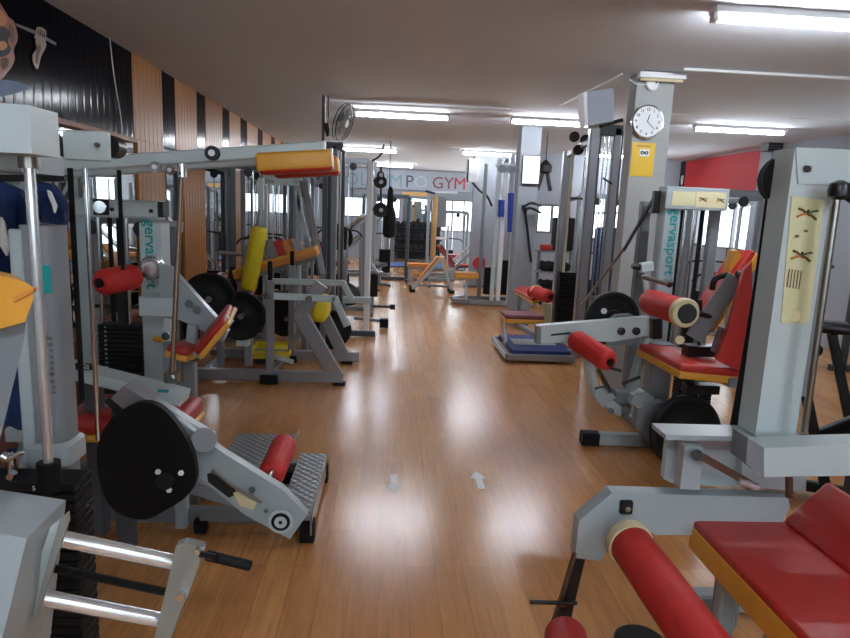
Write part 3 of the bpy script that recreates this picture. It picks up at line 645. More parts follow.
# --- navy jacket and wrench clutter
J = thing('navy_jacket', 'dark navy jacket hung behind the grey column at the left edge', 'jacket', at(10, 260, Y=2.2))
m = MB()
def cloth(pts, y, d): 
    return MB().prism([at(*p, Y=y) for p in pts], (0, d, 0))
random.seed(3)
def drape(name, mt, cols, y, amp, parent):
    """hanging cloth: list of (px, top py, bottom py) columns, folded in depth"""
    rg = []
    n = 9
    for i, (px, t, b_) in enumerate(cols):
        col = [at(px, t+(b_-t)*k/n, Y=y+amp*math.sin(i*1.9+k*.35)) for k in range(n+1)]
        rg.append(col+[p+V((0, .03, 0)) for p in reversed(col)])
    return MB().ring(rg).build(name, mt, parent, 80)
drape('body', 'navy', [(-40, 170, 330), (-20, 176, 420), (0, 182, 424), (10, 186, 426), (18, 190, 430), (24, 200, 430), (30, 215, 440)], 2.0, .03, J)
drape('sleeve', 'navy', [(36, 186, 216), (42, 182, 222), (50, 184, 224), (58, 194, 224), (64, 204, 222)], 1.98, .02, J)
prism(J, 'white_stripe', 'paper', [at(*p, Y=1.94) for p in [(47, 190), (50, 192), (56, 206), (54, 213), (52, 205), (48, 196)]], (0, .01, 0))
prism(J, 'white_stripe', 'paper', [at(*p, Y=1.94) for p in [(0, 217), (3, 222), (8, 246), (6, 256), (0, 246)]], (0, .01, 0))
bar(J, 'hanger_rail', 'black', at(-40, 178, Y=2.03), at(66, 178, Y=2.03), .02)
W = thing('selector_pin', 'chrome selector pin cluster on top of the black weight stack, left edge', 'pin', at(12, 458, Y=1.5))
cyl(W, 'pin_body', 'chrome', at(12, 470, Y=1.5), at(12, 450, Y=1.5), .013); cyl(W, 'cross_handle', 'chrome', at(3, 462, Y=1.47), at(23, 452, Y=1.47), .006, ch=.002); cyl(W, 'ball_tip', 'chrome', at(2, 456, Y=1.47), at(8, 459, Y=1.47), .012); cyl(W, 'ball_tip', 'chrome', at(10, 478, Y=1.47), at(13, 472, Y=1.47), .010)

# --- gervasport machine, second on the left
D = thing('selectorised_machine', 'grey frame machine lettered gervasport on the left, behind the yoke arms', 'weight machine', (-1.5, 3.7, 0))
ux = at(150, 210, Y=3.6).x
pb = box(D, 'upright', 'pale', (ux, 3.66, .78), (.12, .14, 1.46)); ut = 1.6
text(pb, 'lettering', 'gervasport', 'teal', (ux+.0, 3.588, 1.335), (0, 0, -1), (1, 0, 0), .088, .001, bold=.0012)
b0, b1 = at(73, 201, Y=3.6), at(157, 205, Y=3.6)
bar(D, 'top_beam', 'pale', (b0.x, 3.66, 1.58), (b1.x, 3.66, 1.58), .13, .10)
box(D, 'beam_end', 'black', (b1.x+.012, 3.66, 1.585), (.03, .1, .085))
bx_ = at(100, 205, Y=3.58); box(D, 'pulley_housing', 'ink', (bx_.x, 3.592, 1.585), (.085, .01, .085)); MB().lathe((bx_.x, 3.59, 1.585), (0, -1, 0), [(0, .01), (0, .035), (.012, .028), (.022, .034), (.022, .01)]).build('pulley_wheel', 'chrome', D)
for px in (112, 151): bolt(D, (at(px, 205, Y=3.59).x, 3.594, 1.575), (0, -1, 0), .012)
bar(D, 'upright', 'grey', (b0.x+.02, 3.66, .05), (b0.x+.02, 3.66, 1.53), .06)
sx = at(120, 320, Y=3.55).x
stack(D, sx-.01, 3.62, .935, 12, .235, .13, .0255, fs=.015, lx=-.075); box(D, 'stack_plinth', 'ink', (sx-.01, 3.62, .45), (.26, .15, .26))
for k in range(7): MB().box((sx, 3.62, .62-.0*k-k*.026+.0), (.235, .13, .02)).build('weight_plate', 'iron', D)
for px in (98, 126): x = at(px, 220, Y=3.6).x; cyl(D, 'guide_rod', 'chrome', (x, 3.6, .94), (x, 3.6, 1.53), .011)
for px in (108, 117): x = at(px, 220, Y=3.62).x; bar(D, 'stack_belt', 'rubber', (x, 3.64, .94), (x, 3.64, 1.53), .025, .006)
bar(D, 'selector_stem', 'black', (sx, 3.6, .93), (sx, 3.6, 1.15), .05)
roll(D, at(100, 283, Y=3.2), at(136, 276, Y=3.42), .067)
cyl(D, 'roller_axle', 'black', at(100, 283, Y=3.2), at(146, 274, Y=3.48), .014)
dl = at(151, 268, Y=3.45); MB().lathe(dl+V((0, .03, 0)), (0, -1, 0), [(0, .02), (0, .066), (.02, .066), (.026, .05), (.032, .05), (.045, .035), (.045, .005)]).build('angle_dial', 'bright', D)
for k in range(24): a = k*PI/12; MB().cyl(dl+V((.058*math.cos(a), .012, .058*math.sin(a))), dl+V((.058*math.cos(a), .004, .058*math.sin(a))), .005, n=6).build('dial_hole', 'ink', D)
prism(D, 'swing_plate', 'grey', [at(*p, Y=3.40) for p in [(159, 264), (170, 267), (228, 331), (222, 342), (205, 332), (180, 320), (165, 318), (160, 300)]], (0, .05, 0))
box(D, 'crossbox', 'pale', (at(156, 307, Y=3.36).x, 3.45, at(156, 307, Y=3.36).z), (.18, .18, .105))
for p in ((189, 304), (197, 310), (166, 336)): cyl(D, 'adjust_knob', 'plastic', at(*p, Y=3.4), at(*p, Y=3.36), .021)
kx = at(166, 336, Y=3.36); MB().lathe(kx, (0, -1, 0), [(0, .012), (0, .022), (.006, .022), (.006, .012)]).build('knob_ring', 'chrome', D)
bar(D, 'seat_post', 'grey', (at(166, 345, Y=3.5).x, 3.55, .35), (at(166, 345, Y=3.5).x, 3.55, .86), .055)
tube(D, 'yellow_knob', 'yellow', [at(154, 338, Y=3.45), at(162, 340, Y=3.45)], .018)
st = pad_quad(D, 'seat', at(176, 346, Y=3.1), at(196, 352, Y=3.1), at(205, 340, Y=3.5), at(182, 334, Y=3.5), .07)
bk = pad_quad(D, 'backrest', at(196, 348, Y=3.1), at(224, 313, Y=3.1), at(226, 307, Y=3.42), at(200, 338, Y=3.42), .06)
bar(D, 'back_bar', 'pale', at(197, 356, Y=3.2), at(230, 318, Y=3.2), .02, .05)
bar(D, 'seat_bracket', 'grey', at(190, 358, Y=3.3), at(193, 325, Y=3.3), .05)
bar(D, 'front_post', 'mid', (at(190, 358, Y=3.3).x, 3.3, .02), (at(190, 358, Y=3.3).x, 3.3, .80), .06); bar(D, 'base_rail', 'mid', (-1.85, 3.66, .04), (-1.05, 3.66, .04), .07)
bar(D, 'base_rail', 'mid', (at(190, 358, Y=3.3).x, 3.25, .04), (at(190, 358, Y=3.3).x, 3.75, .04), .07)

# --- grey frame with handles on the floor (hip press)
G = thing('squat_press_machine', 'silver floor machine with angled legs, black grips and a yellow cushion', 'weight machine', (-1.0, 6.1, 0))
YN, YR = 5.72, 6.55
def gp(px, py, far=False): return at(px, py, Y=YR if far else YN)
ux = gp(270, 380).x
bar(G, 'upright', 'silver', (ux, YN, .03), (ux, YN, .96), .07, .07); cyl(G, 'upright_grip', 'rubber', (ux, YN, .95), (ux, YN, 1.13), .022, ch=.005)
ux2 = at(292, 300, Y=YR).x
bar(G, 'upright', 'silver', (ux2, YR, .03), (ux2, YR, 1.02), .07, .07); cyl(G, 'upright_grip', 'rubber', (ux2, YR, 1.0), (ux2, YR, 1.17), .022, ch=.005)
box(G, 'foot_block', 'rubber', (ux, YN, .05), (.16, .16, .08)); box(G, 'foot_block', 'rubber', (ux2, YR, .04), (.12, .12, .07))
f0, f1 = gp(197, 373), gp(345, 372)
bar(G, 'base_rail', 'silver', (f0.x, YN, .075), (f1.x-.02, YN, .075), .08, .1)
bar(G, 'base_rail', 'silver', (f0.x, YR, .075), (at(345, 360, Y=YR).x+.15, YR, .075), .08, .1)
bar(G, 'cross_rail', 'mid', (f0.x+.05, YN, .07), (f0.x+.05, YR, .07), .06); bar(G, 'cross_rail', 'mid', (ux, YN, .07), (ux, YR, .07), .06)
def hinged(nm, pts, yy, w_, th_=.07, mt='silver'):
    P = [at(*p, Y=yy) for p in pts]
    for i in range(len(P)-1):
        d = (P[i+1]-P[i]).normalized(); bar(G, nm, mt, P[i]-d*(w_*.0 if i == 0 else w_*.35), P[i+1], th_, w_, up=(d.cross(V((0, 1, 0)))))
hinged('angled_leg', [(301, 316), (337, 378)], YN, .14, .07)
hinged('angled_brace', [(300, 314), (322, 284)], YN, .12, .06)
hinged('angled_leg', [(320, 308), (345, 358)], YR, .12, .07)
hinged('angled_brace', [(318, 308), (328, 282)], YR, .10, .06)
hinged('press_arm', [(274, 296), (335, 299), (347, 326)], YN-.08, .06, .05, 'pale')
hinged('press_arm', [(266, 281), (343, 283), (352, 300)], YR-.1, .06, .05, 'pale')
MB().pad(gp(317, 314)+V((0, .38, 0)), (.15, .5, .22), None, .06).build('hip_cushion', 'lemon', G, 60)
for p in ((309, 299), (267, 296)): MB().lathe(at(*p, Y=YN-.12), (0, -1, 0), [(0, .005), (0, .03), (.02, .03), (.02, .005)]).build('bearing', 'chrome', G)
feet(G, [(gp(339, 380).x, YN, 0), (at(347, 356, Y=YR).x, YR, 0)], (.12, .09, .03))
bar(G, 'link_strut', 'silver', at(290, 345, Y=6.1), at(310, 320, Y=6.1), .05); bar(G, 'link_strut', 'silver', at(272, 356, Y=6.0), at(292, 362, Y=6.2), .05)
bar(G, 'disc_peg', 'steel', at(214, 296, Y=YN), at(214, 296, Y=YN)+V((0, .5, 0)), .04); 
pz = at(214, 300, Y=YN); bar(G, 'peg_post', 'silver', (pz.x, YN+.2, .1), (pz.x, YN+.2, pz.z), .06)
pz2 = at(242, 318, Y=YN); bar(G, 'peg_post', 'silver', (pz2.x, YN+.25, .1), (pz2.x, YN+.25, pz2.z), .07)
box(G, 'weight_horn', 'pale', (at(241, 340, Y=YN).x, YN+.1, at(241, 340, Y=YN).z), (.11, .1, .14))
weight_disc('large black disc on the silver floor machine, left one of the pair', at(209, 299, Y=5.65), (.15, -1, 0), .235, .045, 'black discs on the silver floor machine')
weight_disc('black disc on the silver floor machine, right one of the pair', at(241, 316, Y=5.75), (.1, -1, 0), .225, .045, 'black discs on the silver floor machine')
cyl(G, 'disc_peg', 'steel', at(241, 316, Y=5.6), at(241, 316, Y=5.6)+V((0, .5, 0)), .022)
mt_ = thing('yellow_tray', 'bright yellow shallow tray lying inside the silver floor machine', 'tray', at(270, 350, Z=.1))
z = .12; q = [at(249, 356, Z=z), at(289, 356, Z=z), at(292, 345, Z=z), at(257, 344, Z=z)]
prism(mt_, 'tray_base', 'lemon', q, (0, 0, -.03))
for i in range(4): bar(mt_, 'rim', 'lemon', q[i]+V((0, 0, .01)), q[(i+1) % 4]+V((0, 0, .01)), .02, .03)
bar(mt_, 'stand', 'dkgrey', ((q[0]+q[2])/2)-V((0, 0, .03)), (((q[0]+q[2])/2).x, ((q[0]+q[2])/2).y, 0), .3)
# punch-bag like yellow roller on a pole
K = thing('roller_post', 'bright yellow foam roller leaning on a pale post, above the silver floor machine', 'weight machine', (at(258, 260, Y=6.78).x, 6.78, 0))
k0, k1 = at(248, 290, Y=6.78), at(260, 227, Y=6.78); roll(K, k0, k1, .085, 'lemon')
kk = at(261, 180, Y=6.78); cyl(K, 'post', 'silver', k1, (kk.x, 6.78, kk.z-.3), .035); bar(K, 'post', 'pale', (kk.x, 6.78, kk.z+.02), (kk.x, 6.78, kk.z-.3), .06)
bar(K, 'lower_post', 'silver', (k0.x, 6.78, .02), k0, .05); bar(K, 'base_rail', 'silver', (k0.x-.4, 6.78, .03), (k0.x+.5, 6.78, .03), .06)
# incline bench frame behind (sign plate frame)
N = thing('incline_press_station', 'pale framed press station with a headboard, orange tilted bench and guide rods', 'weight machine', (-1.0, 7.6, 0))
Yn = 7.5
tl, tr = at(263, 180, Y=Yn), at(302, 179, Y=Yn)
hb_ = box(N, 'headboard', 'pale', ((tl.x+tr.x)/2, Yn, (tl.z+tr.z)/2), (tr.x-tl.x, .05, .13)); text(hb_, 'lettering', 'Elite', 'ink', (tl.x+.08, Yn-.027, tl.z-.01), (1, 0, 0), (0, 0, 1), .06, .001)
text(hb_, 'lettering', 'GS', 'dkgrey', (tr.x-.06, Yn-.027, tl.z-.0), (1, 0, 0), (0, 0, 1), .07, .001)
for px in (265, 299): x = at(px, 190, Y=Yn).x; bar(N, 'upright', 'pale', (x, Yn, .02), (x, Yn, tl.z-.06), .05)
for px in (273, 288): x = at(px, 190, Y=Yn).x; cyl(N, 'guide_rod', 'chrome', (x, Yn, .6), (x, Yn, tl.z-.06), .012)
r0_, r1_ = at(303, 182, Y=Yn), at(322, 275, Y=Yn-.5); bar(N, 'slanted_post', 'silver', r0_, r1_, .08, .06); bar(N, 'slanted_post', 'silver', at(296, 190, Y=Yn), at(312, 262, Y=Yn), .05, .05)
bar(N, 'slanted_post', 'silver', r1_, (r1_.x+.02, Yn-.5, .03), .06)
bp2 = at(236, 274, Y=7.0), at(318, 250, Y=7.0)
ax = (bp2[1]-bp2[0]).normalized(); cushion(N, 'bench', (bp2[0]+bp2[1])/2, ((bp2[1]-bp2[0]).length, .3, .10), (ax, (0, 1, 0), ax.cross(V((0, 1, 0)))), 'yellow', 'orange', .6)
bar(N, 'bench_rail', 'mid', bp2[0]-V((0, 0, .08)), bp2[1]-V((0, 0, .08)), .06, .05)
for px in (250, 305): q = at(px, 268, Y=7.0); bar(N, 'bench_leg', 'mid', (q.x, 7.0, .02), (q.x, 7.0, q.z-.02), .06)
for px, mt in ((272, 'mid'), (282, 'red'), (291, 'orange'), (298, 'silver')):
    a, c = at(px-4, 240, Y=7.1), at(px+4, 262, Y=7.1); bar(N, 'leaning_pad', mt, a, c, .08, .13, up=(1, 0, 0))
stack(N, (tl.x+tr.x)/2, Yn, .62, 9, .28, .14, .03, labels=False)
# ceiling-high dark tower with fan
T = thing('smith_rack', 'dark grey rack reaching the ceiling, with a wall fan at its top', 'rack', (-.7, 7.5, 0))
for px, yy, wd in ((325, 7.35, .055), (334, 7.35, .07), (330, 7.75, .04), (342, 7.75, .06)):
    x = at(px, 200, Y=yy).x; bar(T, 'upright', 'mid' if yy < 7.5 and px > 330 else 'dkgrey', (x, yy, .02), (x, yy, 2.3), wd, .08)
xa = at(323, 150, Y=7.35).x; bar(T, 'top_post', 'dkgrey', (xa, 7.35, 2.2), (xa, 7.35, 2.84), .035); tube(T, 'post_cable', 'maroon', [(xa+.05, 7.34, 2.84), (xa+.06, 7.34, 2.6), (xa+.04, 7.34, 2.4)], .01)
bar(T, 'top_beam', 'dkgrey', (at(322, 160, Y=7.35).x, 7.35, 2.3), (at(343, 160, Y=7.35).x, 7.35, 2.3), .08); bar(T, 'top_beam', 'dkgrey', (at(322, 160, Y=7.35).x+.1, 7.35, 2.3), (at(322, 160, Y=7.35).x+.1, 7.78, 2.3), .08)
for x in (-.76, -.6): cyl(T, 'guide_rod', 'steel', (x, 7.6, .1), (x, 7.6, 2.26), .014)
bar(T, 'base_rail', 'dkgrey', (-.72, 7.2, .04), (-.72, 7.8, .04), .08); 
fn = thing('wall_fan', 'round wall fan on a grey bracket at the top of the dark rack', 'fan', at(338, 125, Y=7.3))
fc = at(342, 122, Y=7.2); ax = V((.92, -.33, -.32)).normalized()
R_ = .20
_d, _s, _u = frame_of(ax)
for off in (0, .035): MB().tube([fc+_d*off+(_s*math.cos(t)+_u*math.sin(t))*R_ for t in [i*2*PI/32 for i in range(33)]], .006, 6).build('guard_rim', 'net', fn)
for k in range(5):
    rad = R_*(.25+.17*k); d, sd, u = frame_of(ax)
    MB().tube([fc+d*(.035+.02*(1-(rad/R_)**2))+(sd*math.cos(t)+u*math.sin(t))*rad for t in [i*2*PI/28 for i in range(29)]], .003, 5).build('guard_ring', 'steel', fn)
for k in range(20):
    t = k*2*PI/20; d, sd, u = frame_of(ax); e = sd*math.cos(t)+u*math.sin(t)
    MB().tube([fc+d*.055+e*.04, fc+d*.05+e*.12, fc+d*.035+e*R_], .0022, 4).build('guard_spoke', 'steel', fn)
cyl(fn, 'hub', 'white', fc-ax*.02, fc+ax*.065, .042)
for k in range(4):
    t = k*PI/2; d, sd, u = frame_of(ax); e = sd*math.cos(t)+u*math.sin(t); g = sd*math.cos(t+.9)+u*math.sin(t+.9)
    MB().prism([fc+e*.03+d*.01, fc+e*.16+d*.01, fc+g*.15+d*.025, fc+g*.04+d*.02], d*.004).build('blade', 'dkgrey', fn)
cyl(fn, 'motor', 'white', fc-ax*.14, fc-ax*.02, .06); bar(fn, 'bracket', 'white', fc-ax*.10+V((0, 0, 0)), fc-ax*.12-V((0, 0, .2)), .07, .05)
bar(fn, 'bracket', 'plastic', fc-ax*.16-V((0, 0, .18)), (xa+.02, 7.35, fc.z-.02), .05)
# ================================================================ right row of machines
# --- leg extension, nearest on the right
Rm = thing('leg_extension_machine', 'pale grey machine with red seat and long red roller, bottom right corner', 'weight machine', (1.3, 1.9, 0))
YA = 2.02
prism(Rm, 'side_arm', 'grey', [at(p[0], p[1]+5, Y=YA) for p in [(612, 488), (788, 493), (790, 502), (781, 521), (690, 530), (655, 530), (634, 516), (622, 523), (601, 556), (575, 553), (579, 516)]], (0, .06, 0))
prism(Rm, 'adjuster', 'black', [at(*p, Y=YA+.01) for p in [(577, 553), (586, 556), (566, 640), (550, 640), (563, 600)]], (0, .04, 0)); bar(Rm, 'adjuster_edge', 'brass', at(575, 553, Y=YA), at(549, 640, Y=YA), .012, .012)
for p, q in (((530, 602), (577, 603)),): cyl(Rm, 'pin_handle', 'black', at(*p, Y=YA-.02), at(*q, Y=YA-.02), .0075, ch=.002)
for p in ((562, 603), (559, 608)): bolt(Rm, at(*p, Y=YA), (0, -1, 0), .006, 'chrome', .02)
bh = at(626, 507, Y=YA-.005); box(Rm, 'bearing_block', 'black', bh, (.045, .02, .05)); MB().cyl(bh, bh-V((0, .02, 0)), .011, n=6).build('bearing_bolt', 'chrome', Rm)
ra, rb = at(628, 541, Y=1.93), at(742, 700, Y=1.28)
roll(Rm, ra, rb, .072, ring=-1)
la_, lb_ = at(565, 632, Y=1.95), at(575, 720, Y=1.5); roll(Rm, la_, lb_, .072)
# seat pad: x 1.11.. , z .6
cushion(Rm, 'seat', (1.30, 1.62, .545), (.385, .84, .11), None, 'red', 'yellow', .80, r=.012)
ba, bd = at(781, 520, Y=2.03), at(827, 479, Y=2.03)
pad_quad(Rm, 'backrest', V((ba.x, 1.30, ba.z)), V((bd.x, 1.30, bd.z)), bd, ba, .06, 'orange', 'red', .35)
bar(Rm, 'seat_support', 'grey', (1.32, 1.75, .04), (1.32, 1.75, .53), .12, .09)
bar(Rm, 'seat_support', 'grey', (1.22, 1.95, .04), (1.22, 1.95, .53), .06, .05)
bar(Rm, 'seat_rail', 'mid', (1.32, 1.3, .51), (1.32, 2.05, .51), .06, .05)
bar(Rm, 'base_rail', 'grey', (1.32, 1.1, .04), (1.32, 2.5, .04), .08); bar(Rm, 'base_rail', 'grey', (1.28, 2.4, .04), (1.7, 2.4, .04), .08)
# upright and head
F_ = [at(794, 148, Y=2.0).x, at(832, 148, Y=2.0).x]
prism(Rm, 'main_column', 'pale', [(1.276, 2.0, .93), (1.42, 2.0, .93), (1.42, 2.0, 1.89), (1.276, 2.0, 1.89)], (0, .11, 0))
prism(Rm, 'head_plate', 'pale', [(1.30, 1.995, 1.78), (1.62, 1.995, 1.78), (1.62, 1.995, 1.895), (1.276, 1.995, 1.892)], (0, .12, 0))
bolt(Rm, at(807, 169, Y=1.99), (0, -1, 0), .012, 'ink', .004); box(Rm, 'bolt_recess', 'steel', at(808, 169, Y=1.993), (.028, .004, .02))
bel = MB().tube([at(*p, Y=2.17) for p in [(789, 156), (779, 162), (773, 176), (769, 205), (760, 270), (749, 340), (733, 432)]], .015, 8, 5).build('belt', 'rubber', Rm)
MB().cyl(at(785, 180, Y=2.12), at(785, 180, Y=2.2), .085, n=32).build('belt_wheel', 'plastic', Rm)
MB().lathe(at(785, 180, Y=2.115), (0, -1, 0), [(0, .055), (0, .082), (.012, .086), (.016, .08), (.016, .055)]).build('wheel_rim', 'rubber', Rm)
cp = prism(Rm, 'instruction_sheet', 'sticker', [at(*p, Y=1.996) for p in [(792, 196), (824, 200), (809, 324), (781, 323)]], (0, .003, 0))
def figure(par, c, s, mt='brown'):
    for k, (a, L) in enumerate(((2.4, 1), (.5, 1), (3.6, .9), (5.6, 1.05), (1.4, .55))):
        MB().tube([c, c+V((math.cos(a)*s*.5*L, -.001, math.sin(a)*s*.3*L+s*.08)), c+V((math.cos(a)*s*L, -.001, math.sin(a)*s*.62*L))], s*.10, 6).build('printed_figure', [mt, 'green', 'orange', 'brown', 'ink'][k], par)
figure(cp, at(807, 214, Y=1.994), .04); figure(cp, at(801, 256, Y=1.994), .04)
for px, py, mt in ((806, 231, 'green'), (797, 236, 'brown')): box(cp, 'printed_mark', mt, at(px, py, Y=1.994), (.012, .002, .008), ch=0)
for k in range(5): q = at(789+k*3, 272+k*.5, Y=1.994); box(cp, 'printed_text', 'brown', q-V((0, 0, .02)), (.0025, .002, .06), ch=0)
MB().cyl(at(794, 316, Y=1.996), at(794, 316, Y=1.992), .02, n=20).build('printed_seal', 'cream', cp)
cyl(Rm, 'lever_rod', 'steel', at(837, 196, Y=1.93), at(804, 432, Y=1.93), .0115); MB().lathe(at(838, 200, Y=1.93), (0, 0, 1), [(0, .014), (.01, .03), (.03, .034), (.05, .028), (.06, .01)]).build('ball_knob', 'plastic', Rm)
cyl(Rm, 'side_grip', 'plastic', at(838, 187, Y=1.93), at(862, 202, Y=1.93), .022)
box(Rm, 'rear_panel', 'mid', (1.62, 2.35, 1.35), (.13, .02, .75))
# horizontal beams
prism(Rm, 'cross_beam', 'pale', [at(*p, Y=1.84) for p in [(764, 448), (900, 444), (900, 475), (764, 477)]], (0, .10, 0))
prism(Rm, 'beam_cap', 'mid', [at(*p, Y=1.835) for p in [(748, 438), (764, 449), (764, 478), (746, 464)]], (0, .09, 0))
prism(Rm, 'top_plate', 'grey', [at(*p, Y=2.0) for p in [(666, 435), (806, 438), (806, 443), (666, 440)]], (0, .12, 0))
prism(Rm, 'side_plate', 'pale', [at(p[0], p[1]+5, Y=2.1) for p in [(668, 432), (744, 434), (742, 482), (693, 480), (672, 478), (664, 474)]], (0, .03, 0))
prism(Rm, 'hinge_bracket', 'grey', [at(*p, Y=1.98) for p in [(685, 446), (703, 447), (700, 490), (680, 489)]], (0, .05, 0))
bar(Rm, 'link_bar', 'brass', at(699, 455, Y=1.95), at(756, 487, Y=1.95), .01, .026); MB().cyl(at(697, 455, Y=1.98), at(697, 455, Y=1.93), .019, n=20).build('link_pivot', 'black', Rm)
cyl(Rm, 'link_end', 'bright', at(738, 481, Y=1.94), at(757, 487, Y=1.94), .013)
prism(Rm, 'lower_block', 'pale', [at(*p, Y=2.06) for p in [(742, 462), (790, 466), (806, 470), (806, 492), (742, 486)]], (0, .08, 0))
bar(Rm, 'rear_post', 'mid', at(740, 500, Y=2.25), V((at(740, 500, Y=2.25).x, 2.25, .04)), .08); cyl(Rm, 'stop_rod', 'brass', at(789, 474, Y=1.95), at(789, 497, Y=1.95), .012)
# dark base items under
tk = thing('floor_pad', 'small black rubber pad on the floor at the bottom edge', 'pad', at(650, 640, Z=.02))
MB().lathe(at(640, 648, Z=0.0), (0, 0, 1), [(0, .02), (0, .10), (.03, .10), (.045, .08), (.045, .02)]).build('rubber_pad', 'rubber', tk)

# --- leg press/extension machine in the middle of the right row
Q = thing('seated_leg_machine', 'grey machine lettered gervasport with red rollers and red seat, right of the aisle', 'weight machine', (2.2, 4.6, 0))
Yq = 4.5
ux = at(673.5, 205, Y=Yq).x
u_ = bar(Q, 'upright', 'grey', (ux, Yq+.06, .03), (ux, Yq+.06, 1.86), .135, .12, up=(0, 1, 0))
text(u_, 'lettering', 'gervasport', 'teal', (ux-.005+.025, Yq-.003, at(670, 242, Y=4.5).z), (0, 0, -1), (1, 0, 0), .112, .001, bold=.001); text(u_, 'lettering', '2', 'teal', (ux+.02, Yq-.003, at(668, 281, Y=4.5).z), (0, 0, -1), (1, 0, 0), .09, .001)
hx0, hx1 = at(665, 195, Y=Yq).x, at(728, 195, Y=Yq).x
hd = box(Q, 'header_box', 'grey', ((hx0+hx1)/2, Yq+.05, 1.80), (hx1-hx0, .14, .15)); box(hd, 'sticker', 'sticker', (hx0+.13, Yq-.021, 1.80), (.17, .003, .10)); box(hd, 'sticker', 'cream', (hx0+.33, Yq-.021, 1.80), (.22, .003, .11))
figure(hd, V((hx0+.27, Yq-.024, 1.80)), .035, 'ink'); figure(hd, V((hx0+.40, Yq-.024, 1.80)), .035, 'ink')
prism(Q, 'header_top', 'pale', [(hx0, Yq-.02, 1.875), (hx1, Yq-.02, 1.875), (hx1, Yq+.12, 1.875), (hx0, Yq+.12, 1.875)], (0, 0, .008))
bar(Q, 'rear_upright', 'mid', (ux-.02, Yq+.45, .03), (ux-.02, Yq+.45, 1.78), .08); bar(Q, 'rear_tie', 'mid', (ux-.02, Yq+.1, 1.72), (ux-.02, Yq+.5, 1.72), .06)
box(Q, 'pulley_guard', 'black', at(656, 202, Y=Yq+.1), (.05, .05, .16)); bar(Q, 'support_strap', 'black', at(655, 196, Y=4.7), at(624, 250, Y=5.1), .012, .03); cyl(Q, 'support_cable', 'steel', at(626, 246, Y=5.1), at(582, 305, Y=5.4), .012)
for px0, px1, r, mt in ((686, 680, .009, 'chrome'), (694, 690, .009, 'chrome'), (714, 706, .012, 'chrome'), (721, 716, .007, 'steel')):
    cyl(Q, 'guide_rod', mt, at(px0, 208, Y=4.6), V((at(px0, 208, Y=4.6).x, 4.6, .62)), r)
for px in (682, 703): q = at(px, 208, Y=4.62); bar(Q, 'belt', 'rubber', q, V((q.x, 4.62, .6)), .03, .008)
bar(Q, 'far_upright', 'mid', (hx1-.03, Yq+.1, .03), (hx1-.03, Yq+.1, 1.75), .07)
stack(Q, at(690, 370, Y=4.65).x+.05, 4.68, .60, 14, .26, .13, .028, labels=False)
# front lever with rollers
aY = 4.25
p0, p1 = at(537, 333, Y=aY), at(652, 327, Y=aY)
prism(Q, 'lever_arm', 'pale', [at(*p, Y=aY) for p in [(537, 326), (650, 317), (651, 335), (612, 342), (591, 341), (538, 344)]], (0, .07, 0))
prism(Q, 'lever_end', 'mid', [at(*p, Y=aY-.004) for p in [(537, 326), (541, 327), (541, 344), (537, 344)]], (0, .07, 0))
for px in (621, 636): c = at(px, 331, Y=aY); MB().lathe(c, (0, -1, 0), [(0, .006), (0, .028), (.012, .028), (.016, .02), (.016, .006)]).build('black_bolt', 'plastic', Q)
cyl(Q, 'pin', 'black', at(551, 335, Y=aY-.02), at(570, 333, Y=aY-.02), .007)
roll(Q, at(574, 339, Y=4.2), at(610, 362, Y=3.85), .072); cyl(Q, 'roller_axle', 'steel', at(572, 338, Y=4.24), at(608, 361, Y=3.9), .012)
cyl(Q, 'adjust_pin', 'plastic', at(611, 368, Y=3.86), at(621, 371, Y=3.86), .010)
roll(Q, at(648, 301, Y=4.15), at(685, 313, Y=3.68), .084, ring=1); MB().cyl(at(685.3, 313.1, Y=3.69), at(686, 313.4, Y=3.66), .062, n=24).build('roller_hole', 'ink', Q)
cyl(Q, 'hand_pin', 'plastic', at(697, 313, Y=3.8), at(712, 317, Y=3.8), .017, ch=.005)
cyl(Q, 'grip_bar', 'steel', at(643, 277, Y=4.2), at(668, 284, Y=4.1), .016); MB().lathe(at(667, 283.5, Y=4.1), (1, 0, -.1), [(0, .012), (0, .02), (.02, .026), (.035, .018)]).build('grip_ball', 'plastic', Q)
bar(Q, 'grip_post', 'pale', at(644, 275, Y=4.2), at(646, 292, Y=4.2), .03); cyl(Q, 'side_grip', 'plastic', at(632, 266, Y=4.5), at(640, 268, Y=4.5), .02); bar(Q, 'grip_mount', 'pale', at(640, 268, Y=4.5), at(652, 266, Y=4.5), .07)
cs = at(608, 312, Y=4.6)
MB().lathe(at(612, 318, Y=4.55)+V((0, .02, 0)), (0, -1, 0), disc_prof(.20, .05)[1:], 36).build('black_cam', 'iron', Q); MB().cyl(at(604, 311, Y=4.53), at(604, 311, Y=4.5), .022, n=14).build('cam_bolt', 'pale', Q)
prism(Q, 'cam_bracket', 'mid', [at(*p, Y=4.4) for p in [(607, 322), (616, 315), (630, 314), (644, 320), (644, 345), (608, 345)]], (0, .04, 0))
bar(Q, 'drop_arm', 'pale', at(586, 352, Y=4.1), at(594, 392, Y=4.2), .05, .06); bar(Q, 'drop_arm', 'pale', at(594, 392, Y=4.2), at(620, 412, Y=4.3), .05, .07)
bar(Q, 'rear_arm', 'grey', at(646, 338, Y=4.35), at(628, 400, Y=4.3), .06); bar(Q, 'tilt_link', 'steel', at(597, 368, Y=4.1), at(610, 392, Y=4.15), .02, .03)
bar(Q, 'foot_frame', 'mid', at(612, 396, Y=4.3), at(648, 398, Y=4.35), .10, .10); bar(Q, 'foot_frame', 'grey', at(598, 389, Y=4.2), at(608, 402, Y=4.2), .04, .12); prism(Q, 'foot_plate', 'pale', [at(*p, Y=4.2) for p in [(634, 396), (645, 392), (655, 398), (650, 404), (642, 410), (630, 404)]], (0, .1, 0))
